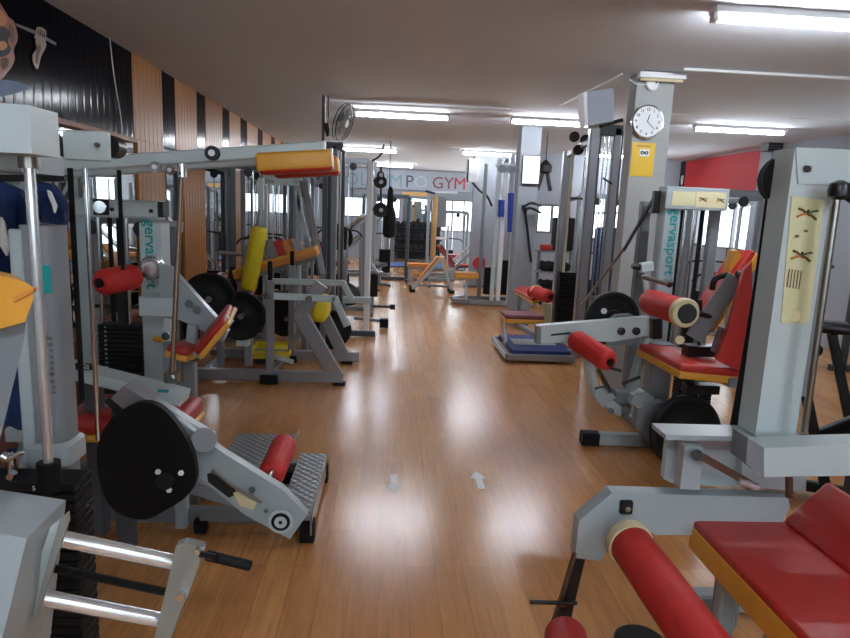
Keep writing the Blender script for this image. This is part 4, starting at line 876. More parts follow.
cyl(Q, 'black_lever', 'plastic', at(622, 384, Y=4.2), at(640, 377, Y=4.2), .012); cyl(Q, 'black_lever', 'plastic', at(595, 389, Y=4.15), at(606, 385, Y=4.15), .008); cyl(Q, 'wheel', 'plastic', at(626, 411, Y=4.25), at(626, 411, Y=4.31), .03); cyl(Q, 'wheel', 'plastic', at(611, 411, Y=4.2), at(611, 411, Y=4.25), .022)
bar(Q, 'main_post', 'mid', (at(658, 370, Y=4.3).x, 4.3, .03), (at(658, 370, Y=4.3).x, 4.3, .78), .16, .12, up=(0, 1, 0)); bar(Q, 'post_sleeve', 'plastic', at(656, 318, Y=4.22), at(656, 338, Y=4.22), .07)
# base with black cap and second cam
e0, e1 = at(584, 437.5, Y=3.98), at(648, 437.5, Y=3.98); zb = .045
bar(Q, 'base_rail', 'grey', at(590, 438, Z=zb), at(650, 440, Z=zb), .09, .085); bar(Q, 'rail_cap', 'rubber', at(581, 437.5, Z=zb), at(598, 438.3, Z=zb), .10, .095)
prism(Q, 'base_bracket', 'mid', [at(*p, Y=4.0) for p in [(638, 408), (648, 405), (664, 402), (664, 440), (660, 447), (648, 441), (636, 427)]], (0, .08, 0))
disc(Q, 'black_cam', 'iron', at(686, 428, Y=3.9)+V((0, 0, -.03)), (.1, -1, .15), .25, .05)
bar(Q, 'seat_rail', 'mid', at(680, 352, Y=4.1), at(735, 383, Y=3.6), .08, .06)
bar(Q, 'base_rail', 'mid', (ux, 3.7, .04), (ux, 5.1, .04), .08); bar(Q, 'base_rail', 'mid', (ux, Yq+.1, .04), (ux+1.0, Yq+.1, .04), .08)
box(Q, 'lock_box', 'plastic', at(700, 388, Y=3.9), (.22, .1, .06)); bar(Q, 'seat_leg', 'black', at(690, 378, Y=3.95), at(696, 410, Y=3.95), .05)
# seat and backrest
pad_quad(Q, 'seat', at(646, 346, Y=4.05), at(690, 364, Y=3.55), at(740, 372, Y=3.65), at(690, 346, Y=4.3), .09, 'yellow', 'red', .55)
pad_quad(Q, 'backrest', at(696, 322, Y=3.95), at(718, 320, Y=3.75), at(736, 255, Y=4.05), at(717, 252, Y=4.30), .10, 'yellow', 'red', .6)
prism(Q, 'side_bolster', 'yellow', [at(*p, Y=3.98) for p in smooth2d([(735, 251), (742, 258), (738, 276), (731, 288), (727, 282)], 3)], (0, .08, 0))
prism(Q, 'back_shell', 'red', [at(*p, Y=3.6) for p in [(744, 270), (752, 262), (752, 300), (740, 372), (716, 360), (728, 330)]], (.03, .08, 0))
bar(Q, 'back_arm', 'mid', at(737, 277, Y=3.75), at(694, 338, Y=3.85), .05, .11)
cyl(Q, 'arm_bolt', 'plastic', at(737, 275, Y=3.72), at(742, 274, Y=3.72), .025); bar(Q, 'back_arm', 'silver', at(722, 327, Y=3.75), at(714, 352, Y=3.75), .03, .05)
tube(Q, 'curved_grip', 'rubber', [at(712, 290, Y=3.8), at(714, 281, Y=3.8), at(719, 277, Y=3.8), at(728, 275, Y=3.8)], .018, 4)
box(Q, 'bracket_box', 'plastic', at(700, 350, Y=3.9), (.2, .1, .07)); bar(Q, 'vertical_pin', 'plastic', at(700, 300, Y=3.88), at(699, 345, Y=3.88), .022); MB().cyl(at(680, 340, Y=3.9), at(680, 340, Y=3.85), .028, n=16).build('worn_knob', 'cream', Q)

# --- low blue bench and curved foot bar
Lb = thing('low_row_bench', 'low bench with blue mat, pale curved foot bar and yellow seat beside the cable tower', 'weight machine', (1.9, 7.0, 0))
z = .13; q = [at(508, 345, Z=z), at(560, 345, Z=z), at(600, 362, Z=z), at(520, 362, Z=z)]
q = [V((1.42, 7.75, z)), V((2.08, 7.75, z)), V((2.08, 6.85, z)), V((1.42, 6.85, z))]
prism(Lb, 'blue_mat', 'blue', q, (0, 0, -.04)); 
bar(Lb, 'frame_rail', 'silver', (1.36, 6.8, .06), (2.12, 6.8, .06), .06, .07); bar(Lb, 'frame_rail', 'silver', (1.36, 7.8, .06), (2.12, 7.8, .06), .06, .07); bar(Lb, 'frame_rail', 'silver', (1.36, 6.8, .06), (1.36, 7.8, .06), .06, .07)
bar(Lb, 'mat_strip', 'pale', (1.5, 7.3, z+.006), (2.0, 7.3, z+.006), .3, .008)
tube(Lb, 'curved_bar', 'white', [at(513, 350, Y=7.3), at(506, 345, Y=7.3), at(505, 326, Y=7.3), at(509, 317, Y=7.3), at(520, 316, Y=7.3)], .025, 5)
a, c = at(503, 314, Y=7.3), at(541, 317, Y=7.3); cushion(Lb, 'seat', (a+c)/2-V((0, 0, .02)), ((c-a).length, .36, .10), None, 'maroon', 'yellow', .55); bar(Lb, 'seat_post', 'silver', (c.x-.03, 7.3, .1), (c.x-.03, 7.3, c.z-.05), .06)
# red roller bench further back
Kb = thing('roller_bench', 'narrow red and yellow bench ending in a red roller, left of the tower', 'weight machine', at(540, 310, Y=8.4))
a, c = at(516, 287, Y=9.0), at(533, 296, Y=8.0); pad_quad(Kb, 'bench_pad', at(514, 289, Y=9.0), at(530, 299, Y=8.0), at(542, 293, Y=8.0), at(522, 285, Y=9.0), .09)
roll(Kb, at(531, 291, Y=8.2), at(550, 297, Y=7.75), .085); MB().lathe(at(536, 292, Y=8.1), at(550, 297, Y=7.75)-at(536, 292, Y=8.1), [(0, .06), (0, .095), (.03, .095), (.03, .06)]).build('cream_band', 'cream', Kb)
bar(Kb, 'bench_leg', 'cream', at(547, 303, Y=8.0), V((at(547, 303, Y=8.0).x, 8.0, .03)), .12); bar(Kb, 'bench_leg', 'mid', (at(520, 290, Y=9.0).x, 9.0, .03), at(520, 290, Y=9.0), .06); bar(Kb, 'base_rail', 'mid', (at(547, 303, Y=8.0).x, 7.9, .03), (at(520, 290, Y=9.0).x, 9.1, .03), .07)

# --- cable tower by the clock column
P = thing('cable_tower', 'tall silver cable tower with twin uprights and weight stack, left of the clock column', 'weight machine', (2.4, 7.2, 0))
for px, py, yy, wd in ((595, 125, 7.2, .11), (617.5, 130, 7.2, .09), (568, 150, 8.2, .11)):
    x = at(px, py, Y=yy).x; zt = 2.62 if yy < 8 else 2.45; bar(P, 'upright', 'silver', (x, yy, .02), (x, yy, zt), wd, wd)
    bar(P, 'upright_edge', 'dkgrey', (x+wd*.62, yy+.02, .02), (x+wd*.62, yy+.02, zt-.02), .03, .08)
x0, x1, x2 = at(595, 125, Y=7.2).x, at(617.5, 130, Y=7.2).x, at(568, 150, Y=8.2).x
bar(P, 'top_beam', 'dkgrey', (x0-.05, 7.2, 2.60), (x1+.05, 7.2, 2.60), .09, .12); bar(P, 'top_beam', 'silver', (x0, 7.2, 2.5), (x2, 8.2, 2.4), .07)
bar(P, 'base_rail', 'silver', (x0-.1, 7.2, .04), (x1+.1, 7.2, .04), .1, .08); bar(P, 'base_rail', 'silver', (x0, 7.2, .04), (x2, 8.2, .04), .08)
sxx = (x0*.45+x2*.55)
stack(P, sxx, 7.75, .95, 24, .24, .14, .032, labels=False)
for d_ in (-.08, .08): cyl(P, 'guide_rod', 'cream' if d_ < 0 else 'chrome', (sxx+d_, 7.7, .95), (sxx+d_, 7.7, 2.45), .014)
for px in (606, 610): cyl(P, 'cable', 'chrome', at(px, 130, Y=7.3), V((at(px, 130, Y=7.3).x, 7.3, .2)), .008)
for px, py in ((574, 137), (585, 140), (578, 150)): c = at(px, py, Y=7.6); MB().lathe(c, (0, -1, 0), [(0, .02), (0, .06), (.015, .05), (.03, .06), (.03, .02)]).build('pulley_wheel', 'black', P)
bar(P, 'adjust_handle', 'black', at(570, 198, Y=7.6), at(586, 199, Y=7.6), .02); bar(P, 'adjust_handle', 'black', at(603, 178, Y=7.15), at(612, 184, Y=7.15), .02)
bar(P, 'cross_tie', 'steel', at(596, 213, Y=7.2), at(620, 213, Y=7.2), .02)
bm_ = tag(MB().pad(at(608, 262, Y=8.6), (.42, .12, .95), None, .04).build('blue_crash_pad', 'navy'), 'upright dark blue crash pad standing behind the cable tower uprights', 'pad'); 
z_ = at(608, 262, Y=8.6).z
bm_s = thing('pad_stand', 'low grey stand under the blue crash pad', 'stand', (at(608, 262, Y=8.6).x, 8.6, 0)); box(bm_s, 'stand_box', 'dkgrey', (at(608, 262, Y=8.6).x, 8.6, (z_-.475)/2), (.4, .2, z_-.475)); bar(bm_s, 'lip', 'mid', (at(608, 262, Y=8.6).x-.2, 8.48, z_-.48), (at(608, 262, Y=8.6).x+.2, 8.48, z_-.48), .03)
# ================================================================ background equipment, built at the origin and set down
def place(o, x, y, rz=0): o.location = V((x, y, 0)); o.rotation_euler = (0, 0, rz); return o
def copy_tree(o, parent=None):
    c = o.copy(); COL.objects.link(c); c.parent = parent
    for ch in list(o.children): copy_tree(ch, c)
    return c
def cable_station(label, w=.9, d=.7, h=2.2, mt='silver', n=16, grips=None, seat=None, name='cable_station', group=None, head=None, lean=0):
    t = thing(name, label, 'weight machine', (0, 0, 0), group)
    for x in (-w/2, w/2): bar(t, 'upright', mt, (x, 0, .03), (x, 0, h), .07, .06)
    for x in (-w/2, w/2): bar(t, 'rear_upright', mt, (x, d, .03), (x, d, h*.96), .05, .05); bar(t, 'base_rail', mt, (x, -.15, .04), (x, d+.1, .04), .07); bar(t, 'top_rail', mt, (x, 0, h-.03), (x, d, h*.96), .05)
    bar(t, 'top_beam', mt, (-w/2, 0, h), (w/2, 0, h), .07, .08); bar(t, 'base_beam', mt, (-w/2, d*.5, .04), (w/2, d*.5, .04), .07)
    stack(t, 0, d*.5, .16+n*.03, n, .26, .13, .03, labels=False)
    for x in (-.09, .09): cyl(t, 'guide_rod', 'chrome', (x, d*.5, .1), (x, d*.5, h-.02), .012, n=10)
    for x in (-.18, .18):
        MB().lathe((x, -.02, h-.08), (0, -1, 0), [(0, .02), (0, .055), (.012, .045), (.024, .055), (.024, .02)], 18).build('pulley_wheel', 'black', t)
        cyl(t, 'cable', 'ink', (x, -.03, h-.1), (x, -.03, h*.55), .005, n=6)
    if grips: 
        for x in (-.18, .18): cyl(t, 'hand_grip', grips, (x, -.03, h*.5), (x, -.03, h*.62), .03, n=12)
    else: tube(t, 'pull_bar', 'black', [(-.34, -.03, h*.52), (-.22, -.03, h*.56), (.22, -.03, h*.56), (.34, -.03, h*.52)], .014, 4)
    if seat:
        cushion(t, 'seat', (0, -.45, .48), (.36, .36, .08), None, 'red', seat, .6); bar(t, 'seat_post', mt, (0, -.45, .05), (0, -.45, .44), .06); bar(t, 'base_rail', mt, (0, -.75, .04), (0, .2, .04), .07)
    if head: box(t, 'header_box', head, (0, -.04, h-.09), (w, .05, .14))
    return t
def flat_bench(label, top='red', side='orange', L=1.1, tilt=0.0, name='weight_bench', group=None, mt='silver'):
    t = thing(name, label, 'bench', (0, 0, 0), group); z = .45
    X = V((math.cos(tilt), 0, math.sin(tilt))); cushion(t, 'bench_pad', (0, 0, z+abs(math.sin(tilt))*L*.4), (L, .27, .08), (X, V((0, 1, 0)), X.cross(V((0, 1, 0)))), top, side, .55)
    bar(t, 'spine', mt, V((0, 0, z+abs(math.sin(tilt))*L*.4-.07))-X*L*.45, V((0, 0, z+abs(math.sin(tilt))*L*.4-.07))+X*L*.45, .05)
    for s in (-1, 1):
        e = V((0, 0, z+abs(math.sin(tilt))*L*.4-.09))+X*s*L*.38
        bar(t, 'leg', mt, e, (e.x, 0, .04), .05); bar(t, 'foot_bar', mt, (e.x, -.22, .03), (e.x, .22, .03), .05); feet(t, [(e.x, -.22, 0), (e.x, .22, 0)], (.06, .06, .03))
    return t
def leg_press(label, name='leg_press', mt='silver', group=None):
    t = thing(name, label, 'weight machine', (0, 0, 0), group)
    for y in (-.35, .35):
        bar(t, 'base_rail', mt, (-1.0, y, .04), (.9, y, .04), .07); bar(t, 'slide_rail', mt, (-.55, y, .25), (.8, y, 1.45), .05); cyl(t, 'slide_rod', 'chrome', (-.5, y*.8, .33), (.78, y*.8, 1.47), .02, n=10); bar(t, 'rear_post', mt, (.8, y, .04), (.8, y, 1.5), .06)
    bar(t, 'top_beam', mt, (.8, -.38, 1.48), (.8, .38, 1.48), .07); bar(t, 'cross_beam', mt, (-.6, -.38, .2), (-.6, .38, .2), .06)
    X = V((.75, 0, .66)).normalized(); N_ = X.cross(V((0, 1, 0)))
    MB().pad((.28, 0, 1.12), (.03, .6, .5), (X, V((0, 1, 0)), N_), .008).build('foot_plate', 'alu', t)
    bar(t, 'loading_horn', 'steel', (.38, -.62, 1.12), (.38, .62, 1.12), .045)
    cushion(t, 'backrest', (-.62, 0, .5), (.75, .34, .08), (V((-.6, 0, .8)), V((0, 1, 0)), V((-.6, 0, .8)).cross(V((0, 1, 0)))), 'red', 'black', .5); cushion(t, 'seat', (-.25, 0, .3), (.35, .34, .08), None, 'red', 'black', .5)
    return t
def plate_tree(label, group=None):
    t = thing('disc_tree', label, 'weight rack', (0, 0, 0), group)
    bar(t, 'post', 'mid', (0, 0, .03), (0, 0, 1.15), .06); bar(t, 'foot_bar', 'mid', (-.3, 0, .03), (.3, 0, .03), .06); bar(t, 'foot_bar', 'mid', (0, -.3, .03), (0, .3, .03), .06)
    for z, s in ((.35, 1), (.35, -1), (.7, 1), (.7, -1), (1.02, 1), (1.02, -1)): cyl(t, 'peg', 'steel', (0, 0, z), (s*.3, 0, z+.03), .022)
    return t

# tall pale post rack in the aisle, left (post at px 368)
px_ = at(368, 250, Y=7.96).x
t = thing('barbell_rack', 'tall narrow white post rack at the left edge of the aisle, past the floor machine', 'rack', (px_, 8.0, 0))
bar(t, 'front_post', 'white', (px_, 7.96, .02), (px_, 7.96, 2.2), .075, .07); bar(t, 'rear_post', 'silver', (px_-.02, 9.2, .02), (px_-.02, 9.2, 2.2), .07); bar(t, 'top_rail', 'white', (px_, 7.96, 2.1), (px_-.0, 9.2, 2.1), .05)
bar(t, 'base_rail', 'dkgrey', (px_-.6, 7.96, .05), (px_+.12, 7.96, .05), .09, .07); bar(t, 'cross_arm', 'pale', at(308, 300, Y=7.9), at(371, 300, Y=7.9), .08, .08)
for s, p in ((-.5, 320), (-.3, 332)): bar(t, 'cross_arm', 'silver', (px_+s, 7.98, .05), (px_+s*.9, 7.98, 1.0), .05)
bar(t, 'side_arm', 'silver', at(369, 272, Y=8.5), at(383, 273, Y=8.5), .05); bar(t, 'diagonal_strut', 'silver', at(369, 262, Y=8.4), at(378, 274, Y=8.4), .05)
cyl(t, 'spotter_bar', 'black', at(372, 306, Y=8.2), at(394, 307, Y=8.2), .016); cyl(t, 'bar_tip', 'rubber', at(390, 307, Y=8.2), at(395, 307, Y=8.2), .035)
for x0_, y0_, x1_, y1_ in ((372, 320, 384, 321), (354, 318, 372, 320)): bar(t, 'low_arm', 'mid', at(x0_, y0_, Y=8.6), at(x1_, y1_, Y=8.6), .04)
box(t, 'foot_block', 'rubber', at(384, 323, Y=8.6), (.12, .1, .12)); box(t, 'black_pouch', 'rubber', at(374, 285, Y=8.3), (.1, .1, .3)); tube(t, 'chain', 'ink', [(px_+.02, 7.92, 2.2), (px_+.12, 7.92, 2.27), (px_+.16, 7.92, 2.4)], .012, 4)
weight_disc('black disc lying tilted low beside the white post rack', at(343, 293, Y=8.5), (.25, -.5, .85), .24, .05, 'loose discs by the white post rack')
weight_disc('round dark disc hung on the far side of the white post rack', at(380.5, 210, Y=8.6), (.3, -1, 0), .10, .05, 'loose discs by the white post rack')
u = thing('disc_hook', 'hanger holding the dark round discs beside the white post rack', 'hook', at(380, 210, Y=8.7))
bar(u, 'hook_arm', 'black', at(369, 209, Y=9.0), at(381, 210, Y=8.66), .03); bar(u, 'hook_arm', 'black', at(369, 180, Y=9.0), at(381, 181, Y=8.66), .03); bar(u, 'drop', 'black', at(381, 165, Y=8.7), at(381, 212, Y=8.7), .03)
weight_disc('upper dark disc beside the white post rack, level with the sign', at(380.5, 182, Y=8.6), (.3, -1, 0), .085, .05, 'loose discs by the white post rack')
weight_disc('middle dark disc just under the upper one by the white post rack', at(380.5, 175, Y=8.6), (.3, -1, 0), .05, .05, 'loose discs by the white post rack')
# pale guide frame behind
t = cable_station('grey cable frame standing behind the white post rack near the left wall', 1.0, .8, 2.3, 'mid', 14); place(t, -.75, 9.6)
t = leg_press('silver leg press with slanted rails behind the white post rack'); place(t, -1.25, 11.0, math.radians(8))
weight_disc('black disc on the near horn of the leg press', V((-.80, 10.48, 1.12)), (0, 1, 0), .2, .05, 'discs on the leg press'); weight_disc('black disc on the far horn of the leg press', V((-.94, 11.62, 1.12)), (0, 1, 0), .2, .05, 'discs on the leg press')
for i, (x, y, r, lb) in enumerate([(-1.98, 4.75, 0, 'grey low cable frame close to the left wall before the first wood strip'), (-1.7, 8.6, .3, 'dark cable frame by the left wall behind the orange tilted bench'), (-1.8, 9.6, 0, 'grey cable frame by the left wall, second behind the orange tilted bench'), (-1.6, 13.2, 0, 'farthest grey cable frame along the left wall')]):
    place(cable_station(lb, .4 if i == 0 else .75, .6, 1.5 if i == 0 else 2.1, ['mid', 'dkgrey', 'mid', 'silver'][i], 14, seat='yellow' if i == 1 else None), x, y, r)
weight_disc('black disc leaning on the left wall near the first wood strip', V((-2.13, 6.9, .23)), (1, 0, .12), .22, .04, 'discs leaning on the left wall')
t = plate_tree('grey disc tree between the orange tilted bench and the left wall'); place(t, -1.7, 7.6, .4)
for k, (dx, z) in enumerate(((.16, .36), (-.16, .36), (.15, .715), (-.15, .715))): weight_disc('black disc on the grey disc tree, '+['lower right peg', 'lower left peg', 'upper right peg', 'upper left peg'][k], V((-1.7+dx*math.cos(.4), 7.6+dx*math.sin(.4), z)), (math.cos(.4), math.sin(.4), 0), .17, .05, 'discs on the disc tree')
t = leg_press('far silver press bench near the windows, left side of the room'); place(t, -.9, 15.5, .2)
t = cable_station('tall dark cable frame before the left back window', 1.0, .7, 1.9, 'dkgrey', 18); place(t, -.1, 14.2)
t = flat_bench('dark flat bench in front of the left back window', 'iron', 'ink'); place(t, -.3, 13.0, 1.3)
# dumbbell rack against the back wall
dr = thing('dumbbell_rack', 'long black three shelf dumbbell rack along the back wall under the mirror', 'rack', (.9, 19.9, 0))
for x in (.2, 1.55): bar(dr, 'side_post', 'black', (x, 19.7, .02), (x, 20.1, 1.2), .07)
box(dr, 'back_panel', 'black', (.88, 20.2, .6), (1.4, .04, 1.1))
for k, z in enumerate((.35, .70, 1.05)): box(dr, 'shelf', 'black', (.88, 19.72+k*.15, z), (1.5, .3, .04))
def dumbbell(label):
    t = thing('dumbbell', label, 'dumbbell', (0, 0, 0), 'dumbbells on the black rack')
    for s in (-1, 1): MB().lathe((0, s*.06, .088), (0, s, 0), [(0, .03), (0, .08), (.012, .088), (.08, .088), (.09, .07), (.09, .03)], 12).build('head', 'iron', t)
    cyl(t, 'handle', 'steel', (0, -.07, .088), (0, .07, .088), .016, n=8); return t
proto = None; row = ['bottom', 'middle', 'top']; nth = ['first', 'second', 'third', 'fourth', 'fifth', 'sixth', 'seventh', 'eighth']
for k, z in enumerate((.37, .72, 1.07)):
    for i in range(8):
        if proto is None: o = proto = dumbbell('x')
        else: o = copy_tree(proto)
        o.location = (.24+i*.18, 19.72+k*.15, z); o['label'] = 'black dumbbell on the %s shelf of the back rack, %s from the left' % (row[k], nth[i])
tag(MB().box((.75, 18.4, .02), (2.3, 1.2, .04), ch=.01).build('floor_mat', 'mat_blue'), 'flat dark blue mat on the floor before the dumbbell rack', 'mat')
# hanging bag
hb2 = thing('punch_bag', 'slim black bag hanging before the left back window', 'punch bag', at(389, 200, Y=12.0))
MB().lathe(at(389, 238, Y=12.0), (0, 0, 1), [(0, .03), (.02, .10), (.1, .13), (.45, .12), (.58, .07), (.9, .05), (.95, .02)], 16).build('bag', 'rubber', hb2); q = at(389, 196, Y=12.0); cyl(hb2, 'rope', 'ink', (q.x, 12.0, 1.5), (q.x, 12.0, 2.86), .008)
# orange column pad station
Yd = 14.6; xo = at(434, 230, Y=Yd).x
t = thing('dip_station', 'pale frame with a tall narrow orange pad, middle of the room before the back window', 'weight machine', (xo, Yd, 0))
z0, z1 = at(434, 259, Y=Yd).z, at(434, 196, Y=Yd).z
MB().pad((xo, Yd, (z0+z1)/2), (.11, .08, z1-z0), None, .02).build('tall_pad', 'tan', t, 60)
xu = at(428, 230, Y=Yd).x; bar(t, 'upright', 'silver', (xu, Yd, .02), (xu, Yd, 1.95), .07); xv = at(448, 230, Y=Yd).x; bar(t, 'upright', 'silver', (xv, Yd, .02), (xv, Yd, 1.3), .05)
bar(t, 'top_bar', 'white', (xu, Yd, z1+.08), (xo+.5, Yd, z1+.10), .04); cyl(t, 'grip', 'black', (xu-.1, Yd-.1, z1+.1), (xu+.12, Yd-.1, z1+.05), .025); bar(t, 'shelf_bar', 'white', (xo+.05, Yd, 1.0), (xv, Yd, 1.0), .06); bar(t, 'base_rail', 'mid', (xu-.3, Yd, .04), (xv+.2, Yd, .04), .07); bar(t, 'cross_rail', 'mid', (xu, Yd, .55), (xv, Yd, .55), .05)
box(t, 'grey_panel', 'mid', ((xo+xv)/2, Yd+.1, z1-.35), (.22, .03, .7))
# small preacher bench
t = flat_bench('short bench with an orange top beside the tall orange pad', 'orange', 'orange', .55); place(t, at(420, 258, Y=13.6).x, 13.6)
# folding A frame bench
Ya = 12.7
a, b_, c = at(412, 289, Y=Ya), at(441, 258, Y=Ya), at(451, 290, Y=Ya)
t = thing('sit_up_bench', 'A shaped bench with yellow edged orange pad standing in the middle aisle', 'bench', ((a.x+c.x)/2, Ya, 0))
for dy in (-.16, .16): bar(t, 'leg', 'pale', (a.x, Ya+dy, .04), (b_.x, Ya+dy, b_.z), .05); bar(t, 'leg', 'pale', (b_.x, Ya+dy, b_.z), (c.x, Ya+dy, .04), .05)
feet(t, [(a.x, Ya-.16, 0), (a.x, Ya+.16, 0), (c.x, Ya-.16, 0), (c.x, Ya+.16, 0)], (.12, .07, .06))
p, q = at(418, 282, Y=Ya), at(439, 257, Y=Ya); X = (q-p).normalized(); cushion(t, 'bench_pad', (p+q)/2, ((q-p).length, .3, .08), (X, V((0, 1, 0)), X.cross(V((0, 1, 0)))), 'orange', 'yellow', .6)
p, q = at(442, 257, Y=Ya), at(447, 269, Y=Ya); X = (q-p).normalized(); cushion(t, 'short_pad', (p+q)/2, ((q-p).length, .3, .07), (X, V((0, 1, 0)), X.cross(V((0, 1, 0)))), 'orange', 'yellow', .6)
bar(t, 'brace', 'mid', ((a.x+b_.x)/2-.2, Ya, .12), (c.x, Ya, .12), .04)
# seat and blue-grip station
Ys = 11.3; xs = at(466, 275, Y=Ys)
t = thing('seated_row_machine', 'silver twin column trainer with blue grips and a yellow seat, before the far column', 'weight machine', (1.9, Ys, 0))
cushion(t, 'seat', (xs.x, Ys, xs.z), (.42, .34, .10), None, 'orange', 'yellow', .7); bar(t, 'seat_post', 'pale', (at(466, 290, Y=Ys).x, Ys, .05), (at(466, 290, Y=Ys).x, Ys, xs.z-.04), .05)
MB().lathe(at(452, 273, Y=Ys+.1), (.3, -1, 0), [(0, .02), (0, .09), (.05, .09), (.05, .02)]).build('side_roller', 'socket', t)
x0, x1 = at(452, 302, Y=Ys).x, at(531, 303, Y=Ys).x
for dy in (-.25, .35): bar(t, 'base_rail', 'silver', (x0, Ys+dy*.4, .05), (x0+.3, Ys+dy, .05), .08); bar(t, 'base_rail', 'silver', (x0+.3, Ys+dy, .05), (x1, Ys+dy, .05), .08)
for px, dy, zt, mt in ((495, -.25, 2.55, 'pale'), (502, -.2, 2.5, 'white'), (507, .3, 2.6, 'mid'), (512, -.25, 2.62, 'pale'), (517, -.25, 2.5, 'white'), (523, .3, 2.45, 'silver'), (487, .35, 2.5, 'silver')):
    x = at(px, 200, Y=Ys).x; bar(t, 'upright', mt, (x, Ys+dy, .05), (x, Ys+dy, zt), .07, .06)
for px, py0, py1 in ((501.5, 200, 217), (511, 193, 232), (516.5, 207, 220)): cyl(t, 'hand_grip', 'bluegrip', at(px, py0, Y=Ys-.3), at(px-.7, py1, Y=Ys-.3), .055, n=14)
bar(t, 'top_beam', 'silver', (at(494, 160, Y=Ys).x, Ys-.22, 2.45), (at(524, 160, Y=Ys).x, Ys-.22, 2.45), .07); 
for px in (500, 508, 514): MB().lathe((at(px, 160, Y=Ys).x, Ys-.3, 2.38), (0, -1, 0), [(0, .02), (0, .07), (.03, .07), (.03, .02)], 16).build('pulley_wheel', 'mid', t)
for px, k in ((491, 14), (508, 18)): stack(t, at(px, 250, Y=Ys+.1).x, Ys+.1, .16+k*.035, k, .20, .14, .035, labels=False)
# lean press behind
t = leg_press('pale leg press with slanted rails behind the yellow seat of the blue grip trainer', mt='mid'); place(t, 2.05, 15.6, .15)
rd = at(479, 263, Y=13.6); weight_disc('red disc low beside the blue grip trainer', rd, (.3, -1, 0), .14, .08, 'red discs', 'red')
hs = thing('disc_stand', 'short stand carrying the red disc', 'stand', (rd.x, 13.7, 0)); bar(hs, 'post', 'mid', (rd.x, 13.7, .02), (rd.x, 13.7, rd.z), .06); bar(hs, 'foot_bar', 'mid', (rd.x-.3, 13.7, .03), (rd.x+.3, 13.7, .03), .07)
t = cable_station('mid grey cable frame behind the yellow seat, before the doorway wall', .9, .7, 1.6, 'mid', 14, seat='red'); place(t, 1.6, 16.8)
# black bracket arms on column 2
for px, lb in ((0, 'upper'), (1, 'lower')):
    y_ = 9.12; h = thing('wall_hook', lb+' black hook arm on the far column below the white sheet', 'hook', at(530, 206+px*10, Y=y_), 'hook arms on the far column')
    tube(h, 'arm', 'black', [at(524, 207+px*3, Y=y_-.02), at(531, 203+px*5, Y=y_-.1), at(541, 206+px*7, Y=y_-.05)], .018, 3)
    MB().box(at(524+px*1, 207+px*3, Y=9.14), (.06, .03, .06)).build('mount', 'black', h)
sk = tag(MB().tube([at(525, 210, Y=9.1), at(528, 235, Y=9.1), at(531, 262, Y=9.1)], .018, 6).build('black_strap', 'rubber'), 'long black strap hanging from the hook on the far column', 'strap')
hh = thing('hanging_trainer', 'black cable handles hanging from the ceiling right of the white framed sheet', 'handle', at(547, 165, Y=9.6))
q = at(546, 160, Y=9.6); cyl(hh, 'cord', 'ink', (q.x, 9.6, 2.86), (q.x, 9.6, q.z), .008); MB().lathe(q-V((0, 0, .2)), (0, 0, 1), [(0, .03), (.03, .1), (.12, .1), (.2, .02)], 12).build('hub', 'black', hh)
for s in (-1, 1): bar(hh, 'handle', 'black', q+V((s*.03, 0, -.18)), q+V((s*.10, 0, -.45)), .05)
# shelf with black case
t = thing('storage_shelf', 'grey storage shelf with three boards beside the far column', 'shelf', at(555, 280, Y=11.6))
cx = at(554, 265, Y=11.6).x
for x in (cx-.3, cx+.3): bar(t, 'side_post', 'mid', (x, 11.6, .02), (x, 11.6, 1.0), .05)
for z in (.25, .6, .98): box(t, 'board', 'mid', (cx, 11.6, z), (.66, .4, .03))
for z, lb in ((.265, 'bottom'), (.615, 'middle')):
    for i in range(4):
        o = copy_tree(proto); o.location = (cx-.2+i*.13, 11.6, z); o['group'] = 'dumbbells on the grey shelf'; o['label'] = 'dark dumbbell on the %s board of the grey shelf, %s from the left' % (lb, nth[i])
bx = thing('black_case', 'tall black case standing on the grey shelf by the far column', 'case', (cx+.1, 11.6, 1.0)); MB().pad((cx+.12, 11.6, 1.30), (.36, .28, .60), None, .03).build('body', 'rubber', bx); tube(bx, 'carry_handle', 'plastic', [(cx+.02, 11.6, 1.6), (cx+.05, 11.6, 1.65), (cx+.19, 11.6, 1.65), (cx+.22, 11.6, 1.6)], .012, 4)
rb_ = tag(MB().pad((cx-.2, 11.5, 1.05), (.2, .2, .11), None, .03).build('red_pouch', 'red'), 'small red pouch on the grey shelf beside the black case', 'pouch')
tag(MB().lathe((cx-.22, 11.2, .22), (.2, -1, .1), disc_prof(.22, .06)[1:], 24).build('weight_disc', 'iron'), 'black disc leaning on the floor before the grey shelf', 'weight disc')
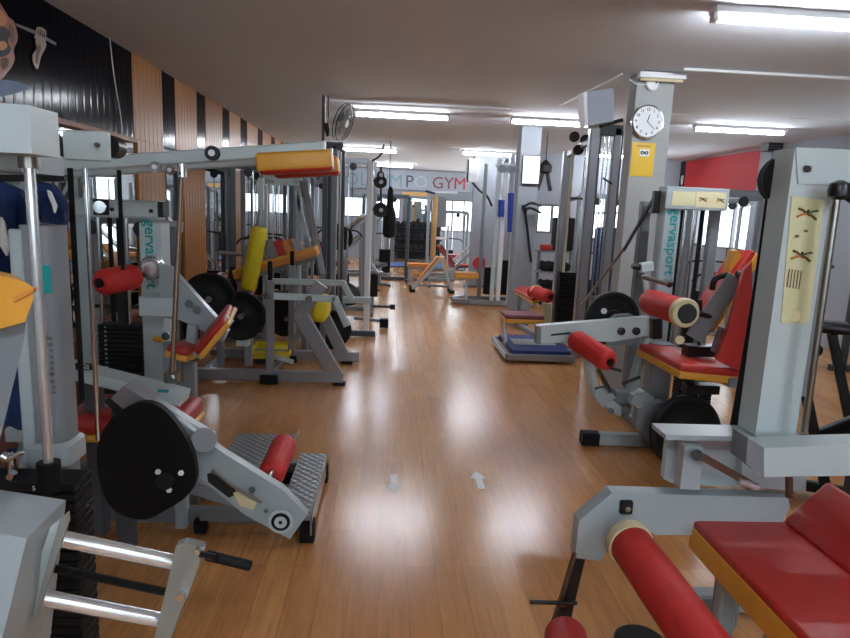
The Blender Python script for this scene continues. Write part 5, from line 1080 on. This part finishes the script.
# right hand area
spec = [(3.55, 6.6, .2, 'mid', 'silver frame just behind the red backrest, under the red wall panel', 'yellow'),
        (4.5, 8.6, -.3, 'silver', 'silver cable frame before the wide window under the red panel', None),
        (3.3, 9.6, .1, 'mid', 'grey cable frame behind the clock column', 'yellow'),
        (5.3, 6.4, -PI/2, 'dkgrey', 'dark cable frame against the right wall', None),
        (4.6, 11.2, 0, 'mid', 'farthest cable frame on the right, before the back windows', 'red'),
        (5.3, 4.0, -PI/2, 'mid', 'cable frame against the right wall, nearest the camera', None)]
for x, y, r, mt, lb, seat in spec: place(cable_station(lb, .9, .7, 1.95, mt, 16, seat=seat), x, y, r)
def bike(label, x, y, rz):
    t = thing('exercise_bike', label, 'exercise bike', (0, 0, 0), 'black exercise bikes')
    for e in (-.45, .45): bar(t, 'foot_bar', 'black', (e, -.22, .05), (e, .22, .05), .06)
    bar(t, 'base_beam', 'black', (-.45, 0, .07), (.45, 0, .07), .06)
    MB().lathe((.28, .04, .34), (0, -1, 0), [(0, .05), (0, .22), (.02, .25), (.06, .25), (.08, .22), (.08, .05)], 32).build('flywheel', 'iron', t)
    tube(t, 'wheel_guard', 'plastic', [(.28+.3*math.cos(a), 0, .34+.3*math.sin(a)) for a in [i*PI/8 for i in range(0, 9)]], .03)
    bar(t, 'seat_post', 'black', (-.05, 0, .08), (-.3, 0, .88), .06); bar(t, 'frame_tube', 'black', (-.12, 0, .4), (.35, 0, .75), .07); bar(t, 'handle_post', 'black', (.28, 0, .1), (.38, 0, 1.12), .06)
    MB().pad((-.32, 0, .93), (.28, .2, .08), None, .035).build('saddle', 'plastic', t, 60); tube(t, 'handlebar', 'rubber', [(.62, -.2, 1.18), (.42, -.22, 1.15), (.38, 0, 1.13), (.42, .22, 1.15), (.62, .2, 1.18)], .018, 4)
    cyl(t, 'crank', 'steel', (.02, -.1, .3), (.02, .1, .3), .03); 
    for s in (-1, 1): bar(t, 'crank_arm', 'steel', (.02, s*.1, .3), (.02+s*.12, s*.1, .3-s*.1), .02); box(t, 'pedal', 'plastic', (.02+s*.12, s*.16, .3-s*.1), (.1, .09, .03))
    return place(t, x, y, rz)
bike('black exercise bike behind the pale lever rod at the right edge', 2.75, 3.45, -.5)
bike('black exercise bike deeper at the right edge, beyond the nearer bike', 3.5, 4.2, -.4)
bike('black exercise bike seen under the red panel, before the wide window', 4.6, 7.2, .3)
cb = thing('dark_cabinet', 'tall dark grey cabinet at the right edge behind the lever rod', 'cabinet', (2.6, 2.8, 0))
pr_ = (2.35, 2.65)
box(cb, 'body', 'dkgrey', (2.62, 2.75, .95), (.5, .35, 1.7)); box(cb, 'plinth', 'black', (2.62, 2.75, .05), (.46, .3, .1)); box(cb, 'door', 'mid', (2.62, 2.565, 1.0), (.44, .02, 1.5)); cyl(cb, 'door_handle', 'chrome', (2.45, 2.545, 1.1), (2.45, 2.545, .9), .01)
# tidy second row in the middle distance on the left, seen between frame and rack
weight_disc('black disc flat against the incline press station, left of the dark rack', V((-1.25, 7.75, .24)), (.4, -1, 0), .22, .05, 'discs behind the floor machine')
weight_disc('second black disc behind the silver floor machine', V((-.62, 7.05, .26)), (.2, -1, .05), .22, .05, 'discs behind the floor machine')
